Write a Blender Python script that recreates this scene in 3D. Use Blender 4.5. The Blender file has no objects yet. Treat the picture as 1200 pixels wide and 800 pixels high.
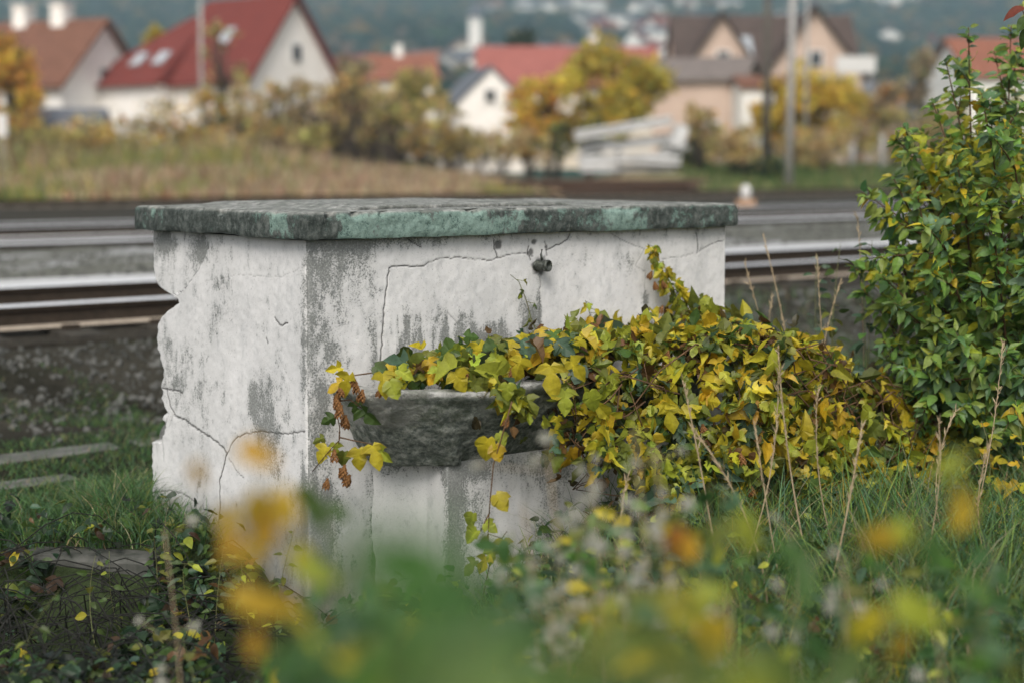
import bpy, math, random
import numpy as np
from mathutils import Vector, Matrix

random.seed(7)
RNG = np.random.default_rng(7)
SC = bpy.context.scene
COL = SC.collection
R = math.radians

# ------------------------------------------------------------------ camera, sky, sun, exposure
F_PX = 50.0 / 36.0 * 1200.0
CAM_H = 1.46
PITCH = math.atan(102.0 / F_PX)
SHIFT = -104.0 / 1200.0
cam_data = bpy.data.cameras.new('camera')
cam_data.lens = 50.0
cam_data.sensor_width = 36.0
cam_data.sensor_fit = 'HORIZONTAL'
cam_data.shift_y = SHIFT
cam_data.clip_start = 0.05
cam_data.clip_end = 9000.0
cam_data.dof.use_dof = True
cam_data.dof.focus_distance = 5.15
cam_data.dof.aperture_fstop = 1.15
cam = bpy.data.objects.new('camera', cam_data)
cam.location = (0, 0, CAM_H)
cam.rotation_euler = (math.pi / 2 - PITCH, 0, 0)
COL.objects.link(cam)
SC.camera = cam

SUN_EL, SUN_AZ = R(48), R(190)          # azimuth clockwise from +Y: behind the camera, a little to the left
world = bpy.data.worlds.new('World')
SC.world = world
world.use_nodes = True
wt = world.node_tree
wt.nodes.clear()
wo = wt.nodes.new('ShaderNodeOutputWorld')
wb = wt.nodes.new('ShaderNodeBackground')
ws = wt.nodes.new('ShaderNodeTexSky')
ws.sky_type = 'NISHITA'
ws.sun_disc = False
ws.sun_elevation = SUN_EL
ws.sun_rotation = SUN_AZ
ws.air_density = 1.0
ws.dust_density = 4.0
ws.ozone_density = 1.0
wh = wt.nodes.new('ShaderNodeHueSaturation')
wh.inputs['Saturation'].default_value = 0.34
wb.inputs['Strength'].default_value = 0.13
wt.links.new(ws.outputs[0], wh.inputs['Color'])
wt.links.new(wh.outputs[0], wb.inputs['Color'])
wt.links.new(wb.outputs[0], wo.inputs['Surface'])

sd = bpy.data.lights.new('sun', 'SUN')
sd.energy = 1.5
sd.angle = R(25)
sd.color = (1.0, 0.93, 0.84)
sun = bpy.data.objects.new('sun', sd)
_dir = Vector((math.sin(SUN_AZ) * math.cos(SUN_EL), math.cos(SUN_AZ) * math.cos(SUN_EL), math.sin(SUN_EL)))
sun.rotation_euler = _dir.to_track_quat('Z', 'Y').to_euler()
sun.location = (0, 0, 30)
COL.objects.link(sun)

SC.view_settings.view_transform = 'Standard'
SC.view_settings.look = 'None'
SC.view_settings.gamma = 1.0
SC.view_settings.exposure = 0.54
SC.view_settings.use_curve_mapping = False
SC.render.engine = 'CYCLES'
SC.cycles.use_denoising = True
SC.cycles.max_bounces = 6
SC.cycles.diffuse_bounces = 3
SC.cycles.glossy_bounces = 2
SC.cycles.transmission_bounces = 3
SC.cycles.transparent_max_bounces = 6
SC.cycles.volume_bounces = 0
SC.cycles.use_adaptive_sampling = True
SC.cycles.adaptive_threshold = 0.01


# ------------------------------------------------------------------ small maths
def ray(px, py):
    cy = (-(py - 400.0) + SHIFT * 1200.0) / F_PX
    cx = (px - 600.0) / F_PX
    c, s = math.cos(PITCH), math.sin(PITCH)
    return np.array([cx, c + cy * s, cy * c - s])


def at(px, py, Y):
    d = ray(px, py)
    k = Y / d[1]
    return np.array([d[0] * k, Y, CAM_H + d[2] * k])


def project(P):
    P = np.asarray(P, float)
    c, s = math.cos(PITCH), math.sin(PITCH)
    x = P[..., 0]
    y = P[..., 1]
    z = P[..., 2] - CAM_H
    dep = y * c - z * s
    up = y * s + z * c
    px = 600.0 + F_PX * x / dep
    py = 400.0 - (F_PX * up / dep - SHIFT * 1200.0)
    return px, py


def _hash(ix, iy, iz, seed):
    h = (ix.astype(np.int64) * 374761393 + iy.astype(np.int64) * 668265263 + iz.astype(np.int64) * 2147483647 + seed * 974634777) & 0xFFFFFFFF
    h = ((h ^ (h >> 13)) * 1274126177) & 0xFFFFFFFF
    h = ((h ^ (h >> 16)) * 2246822519) & 0xFFFFFFFF
    return ((h ^ (h >> 15)) & 0xFFFFFF) / float(0xFFFFFF)


def vnoise(x, y, z=0.0, seed=0):
    x, y, z = np.broadcast_arrays(np.asarray(x, float), np.asarray(y, float), np.asarray(z, float))
    ix, iy, iz = np.floor(x), np.floor(y), np.floor(z)
    fx, fy, fz = x - ix, y - iy, z - iz
    fx = fx * fx * (3 - 2 * fx); fy = fy * fy * (3 - 2 * fy); fz = fz * fz * (3 - 2 * fz)
    r = 0
    for dx in (0, 1):
        wx = fx if dx else 1 - fx
        for dy in (0, 1):
            wy = fy if dy else 1 - fy
            for dz in (0, 1):
                wz = fz if dz else 1 - fz
                r = r + wx * wy * wz * _hash(ix + dx, iy + dy, iz + dz, seed)
    return r


def fbm(x, y, z=0.0, seed=0, octs=4):
    a, s, n = 0.5, 0.0, 0.0
    f = 1.0
    for o in range(octs):
        s = s + a * vnoise(np.asarray(x) * f, np.asarray(y) * f, np.asarray(z) * f, seed + o * 17)
        n += a
        a *= 0.5
        f *= 2.03
    return s / n


def sstep(e0, e1, x):
    t = np.clip((np.asarray(x, float) - e0) / (e1 - e0), 0, 1)
    return t * t * (3 - 2 * t)


# ------------------------------------------------------------------ object helpers
def tag(o, label=None, cat=None, group=None, kind=None):
    if label: o['label'] = label
    if cat: o['category'] = cat
    if group: o['group'] = group
    if kind: o['kind'] = kind
    return o


def link(o, parent=None):
    COL.objects.link(o)
    if parent is not None:
        o.parent = parent
        o.matrix_parent_inverse = parent.matrix_basis.inverted()
    return o


def thing(name, label, cat, loc=(0, 0, 0), group=None):
    o = bpy.data.objects.new(name, None)
    o.empty_display_size = 0.1
    o.location = tuple(float(v) for v in loc)
    COL.objects.link(o)
    return tag(o, label, cat, group)


def copy_tree(o, parent=None):
    c = o.copy()
    COL.objects.link(c)
    if parent is not None:
        c.parent = parent
        c.matrix_parent_inverse = o.matrix_parent_inverse.copy()
    for ch in list(o.children):
        copy_tree(ch, c)
    return c


def mesh_np(name, V, F, mats, parent=None, col=None, attrs=None, smooth=False, mi=None, origin=None):
    """V (n,3), F (m,k) with one k, or list of such arrays"""
    V = np.asarray(V, np.float32).reshape(-1, 3)
    if origin is not None:
        V = V - np.asarray(origin, np.float32)
    Fs = F if isinstance(F, list) else [F]
    Fs = [np.asarray(f, np.int32) for f in Fs if len(f)]
    me = bpy.data.meshes.new(name)
    me.vertices.add(len(V))
    me.vertices.foreach_set('co', V.ravel())
    nl = sum(f.size for f in Fs)
    npoly = sum(len(f) for f in Fs)
    me.loops.add(nl)
    me.polygons.add(npoly)
    me.loops.foreach_set('vertex_index', np.concatenate([f.ravel() for f in Fs]))
    tot = np.concatenate([np.full(len(f), f.shape[1], np.int32) for f in Fs])
    st = np.concatenate([[0], np.cumsum(tot)[:-1]]).astype(np.int32)
    me.polygons.foreach_set('loop_start', st)
    me.polygons.foreach_set('loop_total', tot)
    me.polygons.foreach_set('use_smooth', np.full(npoly, smooth, bool))
    if mi is not None:
        me.polygons.foreach_set('material_index', np.asarray(mi, np.int32))
    if col is not None:
        a = me.color_attributes.new('Col', 'FLOAT_COLOR', 'POINT')
        c = np.ones((len(V), 4), np.float32)
        c[:, :3] = col
        a.data.foreach_set('color', c.ravel())
    for k, v in (attrs or {}).items():
        a = me.attributes.new(k, 'FLOAT', 'POINT')
        a.data.foreach_set('value', np.asarray(v, np.float32).ravel())
    me.update(calc_edges=True)
    me.validate()
    if smooth: me.set_sharp_from_angle(angle=R(48))
    for m in (mats if isinstance(mats, (list, tuple)) else [mats]):
        me.materials.append(m)
    o = bpy.data.objects.new(name, me)
    if origin is not None:
        o.location = tuple(float(v) for v in origin)
    link(o, parent)
    return o


class MB:
    """collects simple solids; build() links them as one mesh"""
    def __init__(self):
        self.v, self.f, self.m = [], [], []

    def add(self, vs, fs, m=0):
        b = len(self.v)
        self.v += [tuple(float(c) for c in p) for p in vs]
        self.f += [tuple(b + i for i in q) for q in fs]
        self.m += [m] * len(fs)
        return self

    def box(self, c, s, rot=None, m=0):
        hx, hy, hz = s[0] / 2, s[1] / 2, s[2] / 2
        P = [Vector((x, y, z)) for z in (-hz, hz) for y in (-hy, hy) for x in (-hx, hx)]
        if rot is not None:
            P = [rot @ p for p in P]
        c = Vector([float(k) for k in c])
        return self.add([p + c for p in P],
                        [(0, 2, 3, 1), (4, 5, 7, 6), (0, 1, 5, 4), (2, 6, 7, 3), (0, 4, 6, 2), (1, 3, 7, 5)], m)

    def prism(self, poly, ext, m=0):
        """poly: list of 3D points (planar), ext: extrusion vector"""
        n = len(poly)
        e = Vector(ext)
        P = [Vector([float(k) for k in p]) for p in poly]
        vs = P + [p + e for p in P]
        fs = [tuple(range(n))[::-1], tuple(range(n, 2 * n))]
        fs += [(i, (i + 1) % n, n + (i + 1) % n, n + i) for i in range(n)]
        return self.add(vs, fs, m)

    def tube(self, pts, rad, seg=6, m=0, cap=True):
        pts = [Vector([float(k) for k in p]) for p in pts]
        n = len(pts)
        if not hasattr(rad, '__len__'):
            rad = [rad] * n
        vs, fs = [], []
        ref = Vector((0.13, 0.37, 0.91))
        for i, p in enumerate(pts):
            t = (pts[min(i + 1, n - 1)] - pts[max(i - 1, 0)])
            if t.length < 1e-9: t = Vector((0, 0, 1))
            t.normalize()
            a = t.cross(ref)
            if a.length < 0.05: a = t.cross(Vector((1, 0, 0)))
            a.normalize()
            b = t.cross(a)
            for k in range(seg):
                w = 2 * math.pi * k / seg
                vs.append(p + (a * math.cos(w) + b * math.sin(w)) * rad[i])
        for i in range(n - 1):
            for k in range(seg):
                k2 = (k + 1) % seg
                fs.append((i * seg + k, i * seg + k2, (i + 1) * seg + k2, (i + 1) * seg + k))
        if cap:
            fs.append(tuple(range(seg))[::-1])
            fs.append(tuple((n - 1) * seg + k for k in range(seg)))
        return self.add(vs, fs, m)

    def lathe(self, prof, origin, axis, seg=20, m=0):
        """prof: (dist along axis, radius)"""
        ax = Vector([float(k) for k in axis]).normalized()
        a = ax.cross(Vector((0, 0, 1)))
        if a.length < 0.01: a = Vector((1, 0, 0))
        a.normalize()
        b = ax.cross(a)
        o = Vector([float(k) for k in origin])
        vs, fs = [], []
        for (h, r) in prof:
            for k in range(seg):
                w = 2 * math.pi * k / seg
                vs.append(o + ax * h + (a * math.cos(w) + b * math.sin(w)) * r)
        for i in range(len(prof) - 1):
            for k in range(seg):
                k2 = (k + 1) % seg
                fs.append((i * seg + k, i * seg + k2, (i + 1) * seg + k2, (i + 1) * seg + k))
        return self.add(vs, fs, m)

    def build(self, name, mats, parent=None, smooth=False, origin=None):
        me = bpy.data.meshes.new(name)
        o0 = Vector([float(k) for k in origin]) if origin is not None else Vector((0, 0, 0))
        me.from_pydata([tuple(Vector(p) - o0) for p in self.v], [], self.f)
        for mm in (mats if isinstance(mats, (list, tuple)) else [mats]):
            me.materials.append(mm)
        me.polygons.foreach_set('material_index', np.array(self.m, np.int32))
        me.polygons.foreach_set('use_smooth', np.full(len(self.f), smooth, bool))
        me.update()
        o = bpy.data.objects.new(name, me)
        o.location = o0
        link(o, parent)
        return o


# ------------------------------------------------------------------ materials
def nmat(name):
    m = bpy.data.materials.new(name)
    m.use_nodes = True
    nt = m.node_tree
    b = nt.nodes['Principled BSDF']
    return m, nt, b


def N(nt, t, **kw):
    n = nt.nodes.new(t)
    for k, v in kw.items():
        setattr(n, k, v)
    return n


def noise_node(nt, scale, detail=4, rough=0.6, scl=None, dist=0.0):
    tc = N(nt, 'ShaderNodeTexCoord')
    mp = N(nt, 'ShaderNodeMapping')
    if scl: mp.inputs['Scale'].default_value = scl
    nz = N(nt, 'ShaderNodeTexNoise')
    nz.inputs['Scale'].default_value = scale
    nz.inputs['Detail'].default_value = detail
    nz.inputs['Roughness'].default_value = rough
    nz.inputs['Distortion'].default_value = dist
    nt.links.new(tc.outputs['Object'], mp.inputs[0])
    nt.links.new(mp.outputs[0], nz.inputs['Vector'])
    return nz.outputs['Fac']


def ramp(nt, fac, stops, interp='LINEAR'):
    r = N(nt, 'ShaderNodeValToRGB')
    r.color_ramp.interpolation = interp
    e = r.color_ramp.elements
    while len(e) < len(stops): e.new(0.5)
    for i, (p, c) in enumerate(stops):
        e[i].position = p
        e[i].color = (*c, 1) if len(c) == 3 else c
    nt.links.new(fac, r.inputs[0])
    return r.outputs[0]


def mix(nt, fac, a, b, blend='MIX'):
    m = N(nt, 'ShaderNodeMix', data_type='RGBA', blend_type=blend)
    for sock, v in ((m.inputs[0], fac), (m.inputs[6], a), (m.inputs[7], b)):
        if isinstance(v, (int, float)):
            sock.default_value = v
        elif isinstance(v, tuple):
            sock.default_value = (*v, 1) if len(v) == 3 else v
        else:
            nt.links.new(v, sock)
    return m.outputs[2]


def math_n(nt, op, a, b=None, c=None, clamp=False):
    m = N(nt, 'ShaderNodeMath', operation=op, use_clamp=clamp)
    for i, v in enumerate((a, b, c)):
        if v is None: continue
        if isinstance(v, (int, float)): m.inputs[i].default_value = v
        else: nt.links.new(v, m.inputs[i])
    return m.outputs[0]


def attr(nt, name):
    a = N(nt, 'ShaderNodeAttribute', attribute_name=name)
    return a


def bump(nt, bsdf, h, strength=0.3, dist=0.01):
    b = N(nt, 'ShaderNodeBump')
    b.inputs['Strength'].default_value = strength
    b.inputs['Distance'].default_value = dist
    nt.links.new(h, b.inputs['Height'])
    nt.links.new(b.outputs[0], bsdf.inputs['Normal'])


def simple(name, c1, c2=None, scale=8.0, rough=0.8, metal=0.0, bmp=0.15, bdist=0.01, scl=None, lo=0.3, hi=0.7):
    m, nt, b = nmat(name)
    c2 = c2 or tuple(v * 0.7 for v in c1)
    f = noise_node(nt, scale, 6, 0.62, scl)
    col = ramp(nt, f, [(lo, c2), (hi, c1)])
    nt.links.new(col, b.inputs['Base Color'])
    b.inputs['Roughness'].default_value = rough
    b.inputs['Metallic'].default_value = metal
    if rough >= 0.8 and not metal: b.inputs['Specular IOR Level'].default_value = 0.08
    if bmp: bump(nt, b, f, bmp, bdist)
    return m


def leaf_mat(name, trans=0.35, rough=0.5, vary=0.25, scale=60.0):
    m, nt, b = nmat(name)
    a = attr(nt, 'Col')
    f = noise_node(nt, scale, 3, 0.6)
    dark = mix(nt, 1.0, a.outputs['Color'], (1 - vary, 1 - vary, 1 - vary), 'MULTIPLY')
    fac = ramp(nt, f, [(0.35, (0, 0, 0)), (0.65, (1, 1, 1))])
    col = mix(nt, fac, dark, a.outputs['Color'])
    nt.links.new(col, b.inputs['Base Color'])
    b.inputs['Roughness'].default_value = rough
    b.inputs['Specular IOR Level'].default_value = 0.35
    tr = N(nt, 'ShaderNodeBsdfTranslucent')
    nt.links.new(col, tr.inputs['Color'])
    mx = N(nt, 'ShaderNodeMixShader')
    mx.inputs[0].default_value = trans
    out = nt.nodes['Material Output']
    nt.links.new(b.outputs[0], mx.inputs[1])
    nt.links.new(tr.outputs[0], mx.inputs[2])
    nt.links.new(mx.outputs[0], out.inputs['Surface'])
    return m


M = {}
M['leaf'] = leaf_mat('leaf', 0.42, 0.45)
M['far_leaf'] = leaf_mat('far_leaf', 0.5, 0.7, 0.2, 3.0)
M['grass'] = leaf_mat('grass_blade', 0.3, 0.55, 0.2, 30.0)
M['stem'] = simple('stem', (0.13, 0.075, 0.04), (0.06, 0.04, 0.025), 40, 0.8)
M['green_stem'] = simple('green_stem', (0.12, 0.16, 0.05), (0.10, 0.08, 0.03), 30, 0.7)
M['dry_stem'] = simple('dry_stem', (0.42, 0.34, 0.22), (0.28, 0.21, 0.13), 40, 0.8)
M['dead_stem'] = simple('dead_stem', (0.032, 0.032, 0.028), (0.014, 0.015, 0.014), 40, 0.9)
M['cone'] = simple('hop_cone_brown', (0.26, 0.13, 0.05), (0.12, 0.06, 0.025), 90, 0.8)
M['seed'] = simple('seed_fluff', (0.42, 0.42, 0.36), (0.28, 0.28, 0.23), 90, 0.9)
M['bark'] = simple('bark', (0.11, 0.09, 0.07), (0.05, 0.04, 0.035), 6, 0.9)


def plaster_mat():
    m, nt, b = nmat('weathered_plaster')
    L = nt.links
    stain = attr(nt, 'stain').outputs['Fac']
    crack = attr(nt, 'crack').outputs['Fac']
    dirt = attr(nt, 'dirt').outputs['Fac']
    bare = attr(nt, 'bare').outputs['Fac']
    big = noise_node(nt, 3.2, 5, 0.6, (1, 1, 0.6))
    mid = noise_node(nt, 26, 6, 0.68, (1, 1, 0.55))
    fine = noise_node(nt, 150, 4, 0.7)
    base = ramp(nt, big, [(0.30, (0.42, 0.425, 0.42)), (0.50, (0.60, 0.595, 0.585)), (0.70, (0.70, 0.69, 0.675))])
    base = mix(nt, 0.55, base, ramp(nt, mid, [(0.32, (0.40, 0.41, 0.415)), (0.46, (0.62, 0.62, 0.62)), (0.7, (0.70, 0.695, 0.69))]))
    base = mix(nt, ramp(nt, fine, [(0.33, (0.7, 0.7, 0.7)), (0.42, (0, 0, 0))]), base, (0.30, 0.305, 0.30))
    # speckled lichen / algae where the stain map is dense
    n1 = math_n(nt, 'ADD', math_n(nt, 'MULTIPLY', mid, 0.5), math_n(nt, 'MULTIPLY', fine, 0.5))
    thr = math_n(nt, 'MULTIPLY_ADD', stain, 0.40, 0.285)
    dd = math_n(nt, 'SUBTRACT', thr, n1)
    fac = math_n(nt, 'MULTIPLY_ADD', dd, 9.0, 0.18, clamp=True)
    scol = ramp(nt, fine, [(0.36, (0.045, 0.055, 0.05)), (0.52, (0.14, 0.152, 0.145)), (0.66, (0.33, 0.335, 0.32))])
    base = mix(nt, math_n(nt, 'MULTIPLY', fac, 0.9), base, scol)
    # veil of grey around the stains
    base = mix(nt, math_n(nt, 'MULTIPLY', stain, 0.45), base, (0.26, 0.265, 0.255))
    dcol = ramp(nt, mid, [(0.35, (0.05, 0.055, 0.04)), (0.65, (0.20, 0.19, 0.16))])
    base = mix(nt, math_n(nt, 'MULTIPLY', dirt, math_n(nt, 'MULTIPLY_ADD', mid, 1.2, 0.2, clamp=True), clamp=True), base, dcol)
    base = mix(nt, bare, base, ramp(nt, fine, [(0.35, (0.07, 0.075, 0.07)), (0.65, (0.20, 0.20, 0.19))]))
    base = mix(nt, crack, base, (0.03, 0.03, 0.028))
    L.new(base, b.inputs['Base Color'])
    b.inputs['Roughness'].default_value = 0.92
    b.inputs['Specular IOR Level'].default_value = 0.25
    h = math_n(nt, 'ADD', math_n(nt, 'MULTIPLY', mid, 0.35), math_n(nt, 'MULTIPLY', fine, 0.65))
    h = math_n(nt, 'SUBTRACT', h, math_n(nt, 'MULTIPLY', fac, 0.12))
    bump(nt, b, h, 0.35, 0.0022)
    return m


def cap_mat():
    m, nt, b = nmat('painted_cap_concrete')
    L = nt.links
    paint = attr(nt, 'paint').outputs['Fac']
    top = attr(nt, 'topface').outputs['Fac']
    crack = attr(nt, 'crack').outputs['Fac']
    big = noise_node(nt, 9, 6, 0.65)
    mid = noise_node(nt, 34, 6, 0.7, (1, 1, 0.7))
    fine = noise_node(nt, 170, 4, 0.7)
    stone = ramp(nt, mid, [(0.33, (0.014, 0.020, 0.018)), (0.5, (0.042, 0.052, 0.047)), (0.68, (0.115, 0.128, 0.118))])
    stone = mix(nt, ramp(nt, fine, [(0.54, (0, 0, 0)), (0.72, (0.5, 0.5, 0.5))]), stone, (0.20, 0.21, 0.195))
    pcol = ramp(nt, math_n(nt, 'ADD', math_n(nt, 'MULTIPLY', fine, 0.5), math_n(nt, 'MULTIPLY', mid, 0.5)), [(0.38, (0.03, 0.055, 0.048)), (0.45, (0.13, 0.195, 0.168)), (0.56, (0.185, 0.262, 0.228)), (0.7, (0.25, 0.325, 0.29))])
    n1 = math_n(nt, 'ADD', math_n(nt, 'MULTIPLY', big, 0.48), math_n(nt, 'ADD', math_n(nt, 'MULTIPLY', mid, 0.36), math_n(nt, 'MULTIPLY', fine, 0.16)))
    fac = math_n(nt, 'MULTIPLY_ADD', math_n(nt, 'SUBTRACT', math_n(nt, 'MULTIPLY_ADD', paint, 0.46, 0.25), n1), 26.0, 0.5, clamp=True)
    side = mix(nt, fac, stone, pcol)
    tcol = ramp(nt, mid, [(0.32, (0.06, 0.065, 0.058)), (0.5, (0.20, 0.205, 0.19)), (0.68, (0.36, 0.36, 0.335))])
    tcol = mix(nt, ramp(nt, big, [(0.45, (0, 0, 0)), (0.6, (0.6, 0.6, 0.6))]), tcol, (0.085, 0.095, 0.08))
    base = mix(nt, top, side, tcol)
    base = mix(nt, crack, base, (0.018, 0.02, 0.018))
    L.new(base, b.inputs['Base Color'])
    b.inputs['Roughness'].default_value = 0.9
    b.inputs['Specular IOR Level'].default_value = 0.3
    h = math_n(nt, 'ADD', mid, math_n(nt, 'MULTIPLY', fine, 0.4))
    bump(nt, b, h, 0.6, 0.006)
    return m


def basin_mat():
    m, nt, b = nmat('mossy_basin_concrete')
    big = noise_node(nt, 7, 6, 0.65)
    mid = noise_node(nt, 38, 6, 0.7)
    fine = noise_node(nt, 160, 4, 0.7)
    pale = attr(nt, 'pale').outputs['Fac']
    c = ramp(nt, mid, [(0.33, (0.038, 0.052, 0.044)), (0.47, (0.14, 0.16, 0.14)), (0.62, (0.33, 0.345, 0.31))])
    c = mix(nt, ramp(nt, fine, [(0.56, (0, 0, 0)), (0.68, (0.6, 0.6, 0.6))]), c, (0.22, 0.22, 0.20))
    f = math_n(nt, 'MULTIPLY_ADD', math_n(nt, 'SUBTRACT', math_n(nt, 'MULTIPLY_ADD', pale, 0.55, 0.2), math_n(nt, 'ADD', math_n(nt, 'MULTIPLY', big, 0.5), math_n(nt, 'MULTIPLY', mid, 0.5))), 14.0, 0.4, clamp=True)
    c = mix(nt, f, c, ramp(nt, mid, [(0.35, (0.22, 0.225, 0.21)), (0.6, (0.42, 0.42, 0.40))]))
    c = mix(nt, ramp(nt, big, [(0.5, (0, 0, 0)), (0.62, (0.5, 0.5, 0.5))]), c, (0.045, 0.06, 0.03))
    nt.links.new(c, b.inputs['Base Color'])
    b.inputs['Roughness'].default_value = 0.9
    bump(nt, b, math_n(nt, 'ADD', mid, math_n(nt, 'MULTIPLY', fine, 0.4)), 0.9, 0.015)
    return m


M['plaster'] = plaster_mat()
M['cap'] = cap_mat()
M['basin'] = basin_mat()
M['iron'] = simple('old_pipe_metal', (0.10, 0.11, 0.095), (0.02, 0.024, 0.02), 60, 0.55, 0.4, 0.3, 0.004)
M['rust'] = simple('rail_rust', (0.050, 0.038, 0.028), (0.024, 0.019, 0.015), 30, 0.85, 0.0, 0.2)
M['rust_red'] = simple('rusty_iron', (0.15, 0.10, 0.075), (0.08, 0.052, 0.038), 6, 0.85)
M['steel'] = simple('polished_rail_head', (0.82, 0.83, 0.84), (0.70, 0.71, 0.72), 12, 0.5, 0.6, 0.0)
M['rail_foot'] = simple('rail_foot_pale', (0.42, 0.37, 0.30), (0.28, 0.23, 0.18), 20, 0.7, 0.0, 0.1)  # paler brown for the upper faces of the foot
M['sleeper'] = simple('concrete_sleeper', (0.075, 0.068, 0.056), (0.03, 0.028, 0.024), 9, 0.9)
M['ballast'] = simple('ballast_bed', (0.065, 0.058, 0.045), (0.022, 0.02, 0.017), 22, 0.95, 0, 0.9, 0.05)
M['stone'] = simple('ballast_stone', (0.14, 0.14, 0.13), (0.04, 0.042, 0.038), 5, 0.9, 0, 0.5, 0.01)
M['slab'] = simple('worn_paving_concrete', (0.15, 0.15, 0.138), (0.07, 0.072, 0.063), 12, 0.85, 0, 0.4)
M['kerb'] = simple('dark_kerb_concrete', (0.10, 0.10, 0.092), (0.045, 0.05, 0.042), 18, 0.9, 0, 0.6)
M['concrete_white'] = simple('pale_concrete', (0.62, 0.62, 0.61), (0.42, 0.42, 0.41), 2.0, 0.85)
M['pole_concrete'] = simple('grey_pole_concrete', (0.36, 0.35, 0.33), (0.27, 0.26, 0.25), 2.0, 0.85)
M['pole_dark'] = simple('dark_pole_wood', (0.11, 0.10, 0.085), (0.07, 0.06, 0.05), 2.0, 0.85)
M['wall_white'] = simple('white_render', (0.86, 0.83, 0.78), (0.74, 0.71, 0.66), 0.9, 0.9)
M['wall_cream'] = simple('cream_render', (0.66, 0.60, 0.50), (0.55, 0.50, 0.42), 0.9, 0.9)
M['wall_pink'] = simple('beige_pink_render', (0.56, 0.43, 0.35), (0.47, 0.35, 0.28), 0.9, 0.9)
M['wall_grey'] = simple('grey_render', (0.42, 0.40, 0.38), (0.33, 0.32, 0.30), 0.9, 0.9)
M['roof_red'] = simple('red_roof_tiles', (0.18, 0.045, 0.036), (0.115, 0.033, 0.029), 1.6, 0.8, 0, 0.4, 0.05, (1, 1, 3))
M['roof_brown'] = simple('brown_roof_tiles', (0.19, 0.092, 0.062), (0.12, 0.06, 0.042), 1.6, 0.8, 0, 0.4, 0.05)
M['roof_dark'] = simple('dark_brown_roof_tiles', (0.10, 0.075, 0.065), (0.06, 0.045, 0.04), 1.6, 0.8, 0, 0.4, 0.05)
M['roof_grey'] = simple('slate_grey_roof', (0.13, 0.14, 0.16), (0.08, 0.085, 0.10), 1.6, 0.7, 0, 0.4, 0.05)
M['roof_worn'] = simple('worn_grey_brown_roof', (0.20, 0.17, 0.155), (0.13, 0.11, 0.10), 1.6, 0.8, 0, 0.4, 0.05)
M['roof_faded'] = simple('faded_red_tiles', (0.33, 0.12, 0.10), (0.24, 0.085, 0.07), 1.6, 0.8, 0, 0.4, 0.05)
M['roof_orange'] = simple('orange_roof_tiles', (0.27, 0.11, 0.07), (0.18, 0.075, 0.05), 1.6, 0.8, 0, 0.4, 0.05)
M['glass'] = simple('window_glass', (0.05, 0.055, 0.06), (0.035, 0.04, 0.045), 1, 0.12, 0, 0.0)
M['skylight'] = simple('skylight_glass', (0.45, 0.48, 0.50), (0.35, 0.38, 0.41), 1, 0.12, 0, 0.0)
M['frame_white'] = simple('white_window_frame', (0.75, 0.74, 0.72), (0.68, 0.67, 0.65), 2, 0.6, 0, 0.0)
M['wood_dark'] = simple('dark_trim_wood', (0.09, 0.06, 0.045), (0.05, 0.035, 0.03), 4, 0.7)
M['green_panel'] = simple('green_balcony_panel', (0.12, 0.17, 0.12), (0.09, 0.13, 0.09), 4, 0.7)
M['signal_orange'] = simple('orange_paint', (0.48, 0.28, 0.16), (0.38, 0.22, 0.12), 6, 0.6)
M['signal_white'] = simple('white_paint', (0.66, 0.64, 0.62), (0.5, 0.49, 0.47), 6, 0.6)


def ground_mat():
    m, nt, b = nmat('ground_soil_grass')
    a = attr(nt, 'Col')
    f1 = noise_node(nt, 1.7, 6, 0.65)
    f2 = noise_node(nt, 24, 6, 0.7)
    v = math_n(nt, 'ADD', math_n(nt, 'MULTIPLY', f1, 0.5), math_n(nt, 'MULTIPLY', f2, 0.5))
    k = ramp(nt, v, [(0.33, (0.55, 0.55, 0.55)), (0.66, (1.25, 1.25, 1.25))])
    c = mix(nt, 1.0, a.outputs['Color'], k, 'MULTIPLY')
    nt.links.new(c, b.inputs['Base Color'])
    b.inputs['Roughness'].default_value = 0.95
    b.inputs['Specular IOR Level'].default_value = 0.0
    bump(nt, b, f2, 0.8, 0.05)
    return m


def path_mat(name, c1, c2, wet_sheen, r_dry, r_wet):
    m, nt, b = nmat(name)
    f1 = noise_node(nt, 0.8, 5, 0.6)
    f2 = noise_node(nt, 14, 6, 0.72)
    wet = ramp(nt, f1, [(0.52, (0, 0, 0)), (0.62, (1, 1, 1))])
    c = mix(nt, wet, ramp(nt, f2, [(0.3, c2), (0.7, c1)]), wet_sheen)  # sheen of the wet patches is put into their base colour
    nt.links.new(c, b.inputs['Base Color'])
    nt.links.new(math_n(nt, 'MULTIPLY_ADD', wet, r_wet - r_dry, r_dry), b.inputs['Roughness'])
    b.inputs['Specular IOR Level'].default_value = 0.12
    bump(nt, b, f2, 0.3, 0.012)
    return m


M['path'] = path_mat('packed_gravel', (0.16, 0.16, 0.135), (0.07, 0.07, 0.06), (0.26, 0.26, 0.255), 0.9, 0.5)
M['pale_path'] = path_mat('pale_concrete_paving', (0.52, 0.52, 0.52), (0.36, 0.36, 0.355), (0.44, 0.44, 0.44), 0.8, 0.45)
M['ground'] = ground_mat()

# ------------------------------------------------------------------ site frame
C0 = np.array([-0.726, 5.0])
U = np.array([0.814, 0.581]); U /= np.linalg.norm(U)
NF = np.array([U[1], -U[0]])                # outward normal of the front
Vv = np.array([-0.66, 0.751]); Vv /= np.linalg.norm(Vv)
NL = np.array([-Vv[1], Vv[0]])              # outward normal of the left end
LEN, DEP = 2.03, 1.157
WALL_H = 1.195


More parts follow.
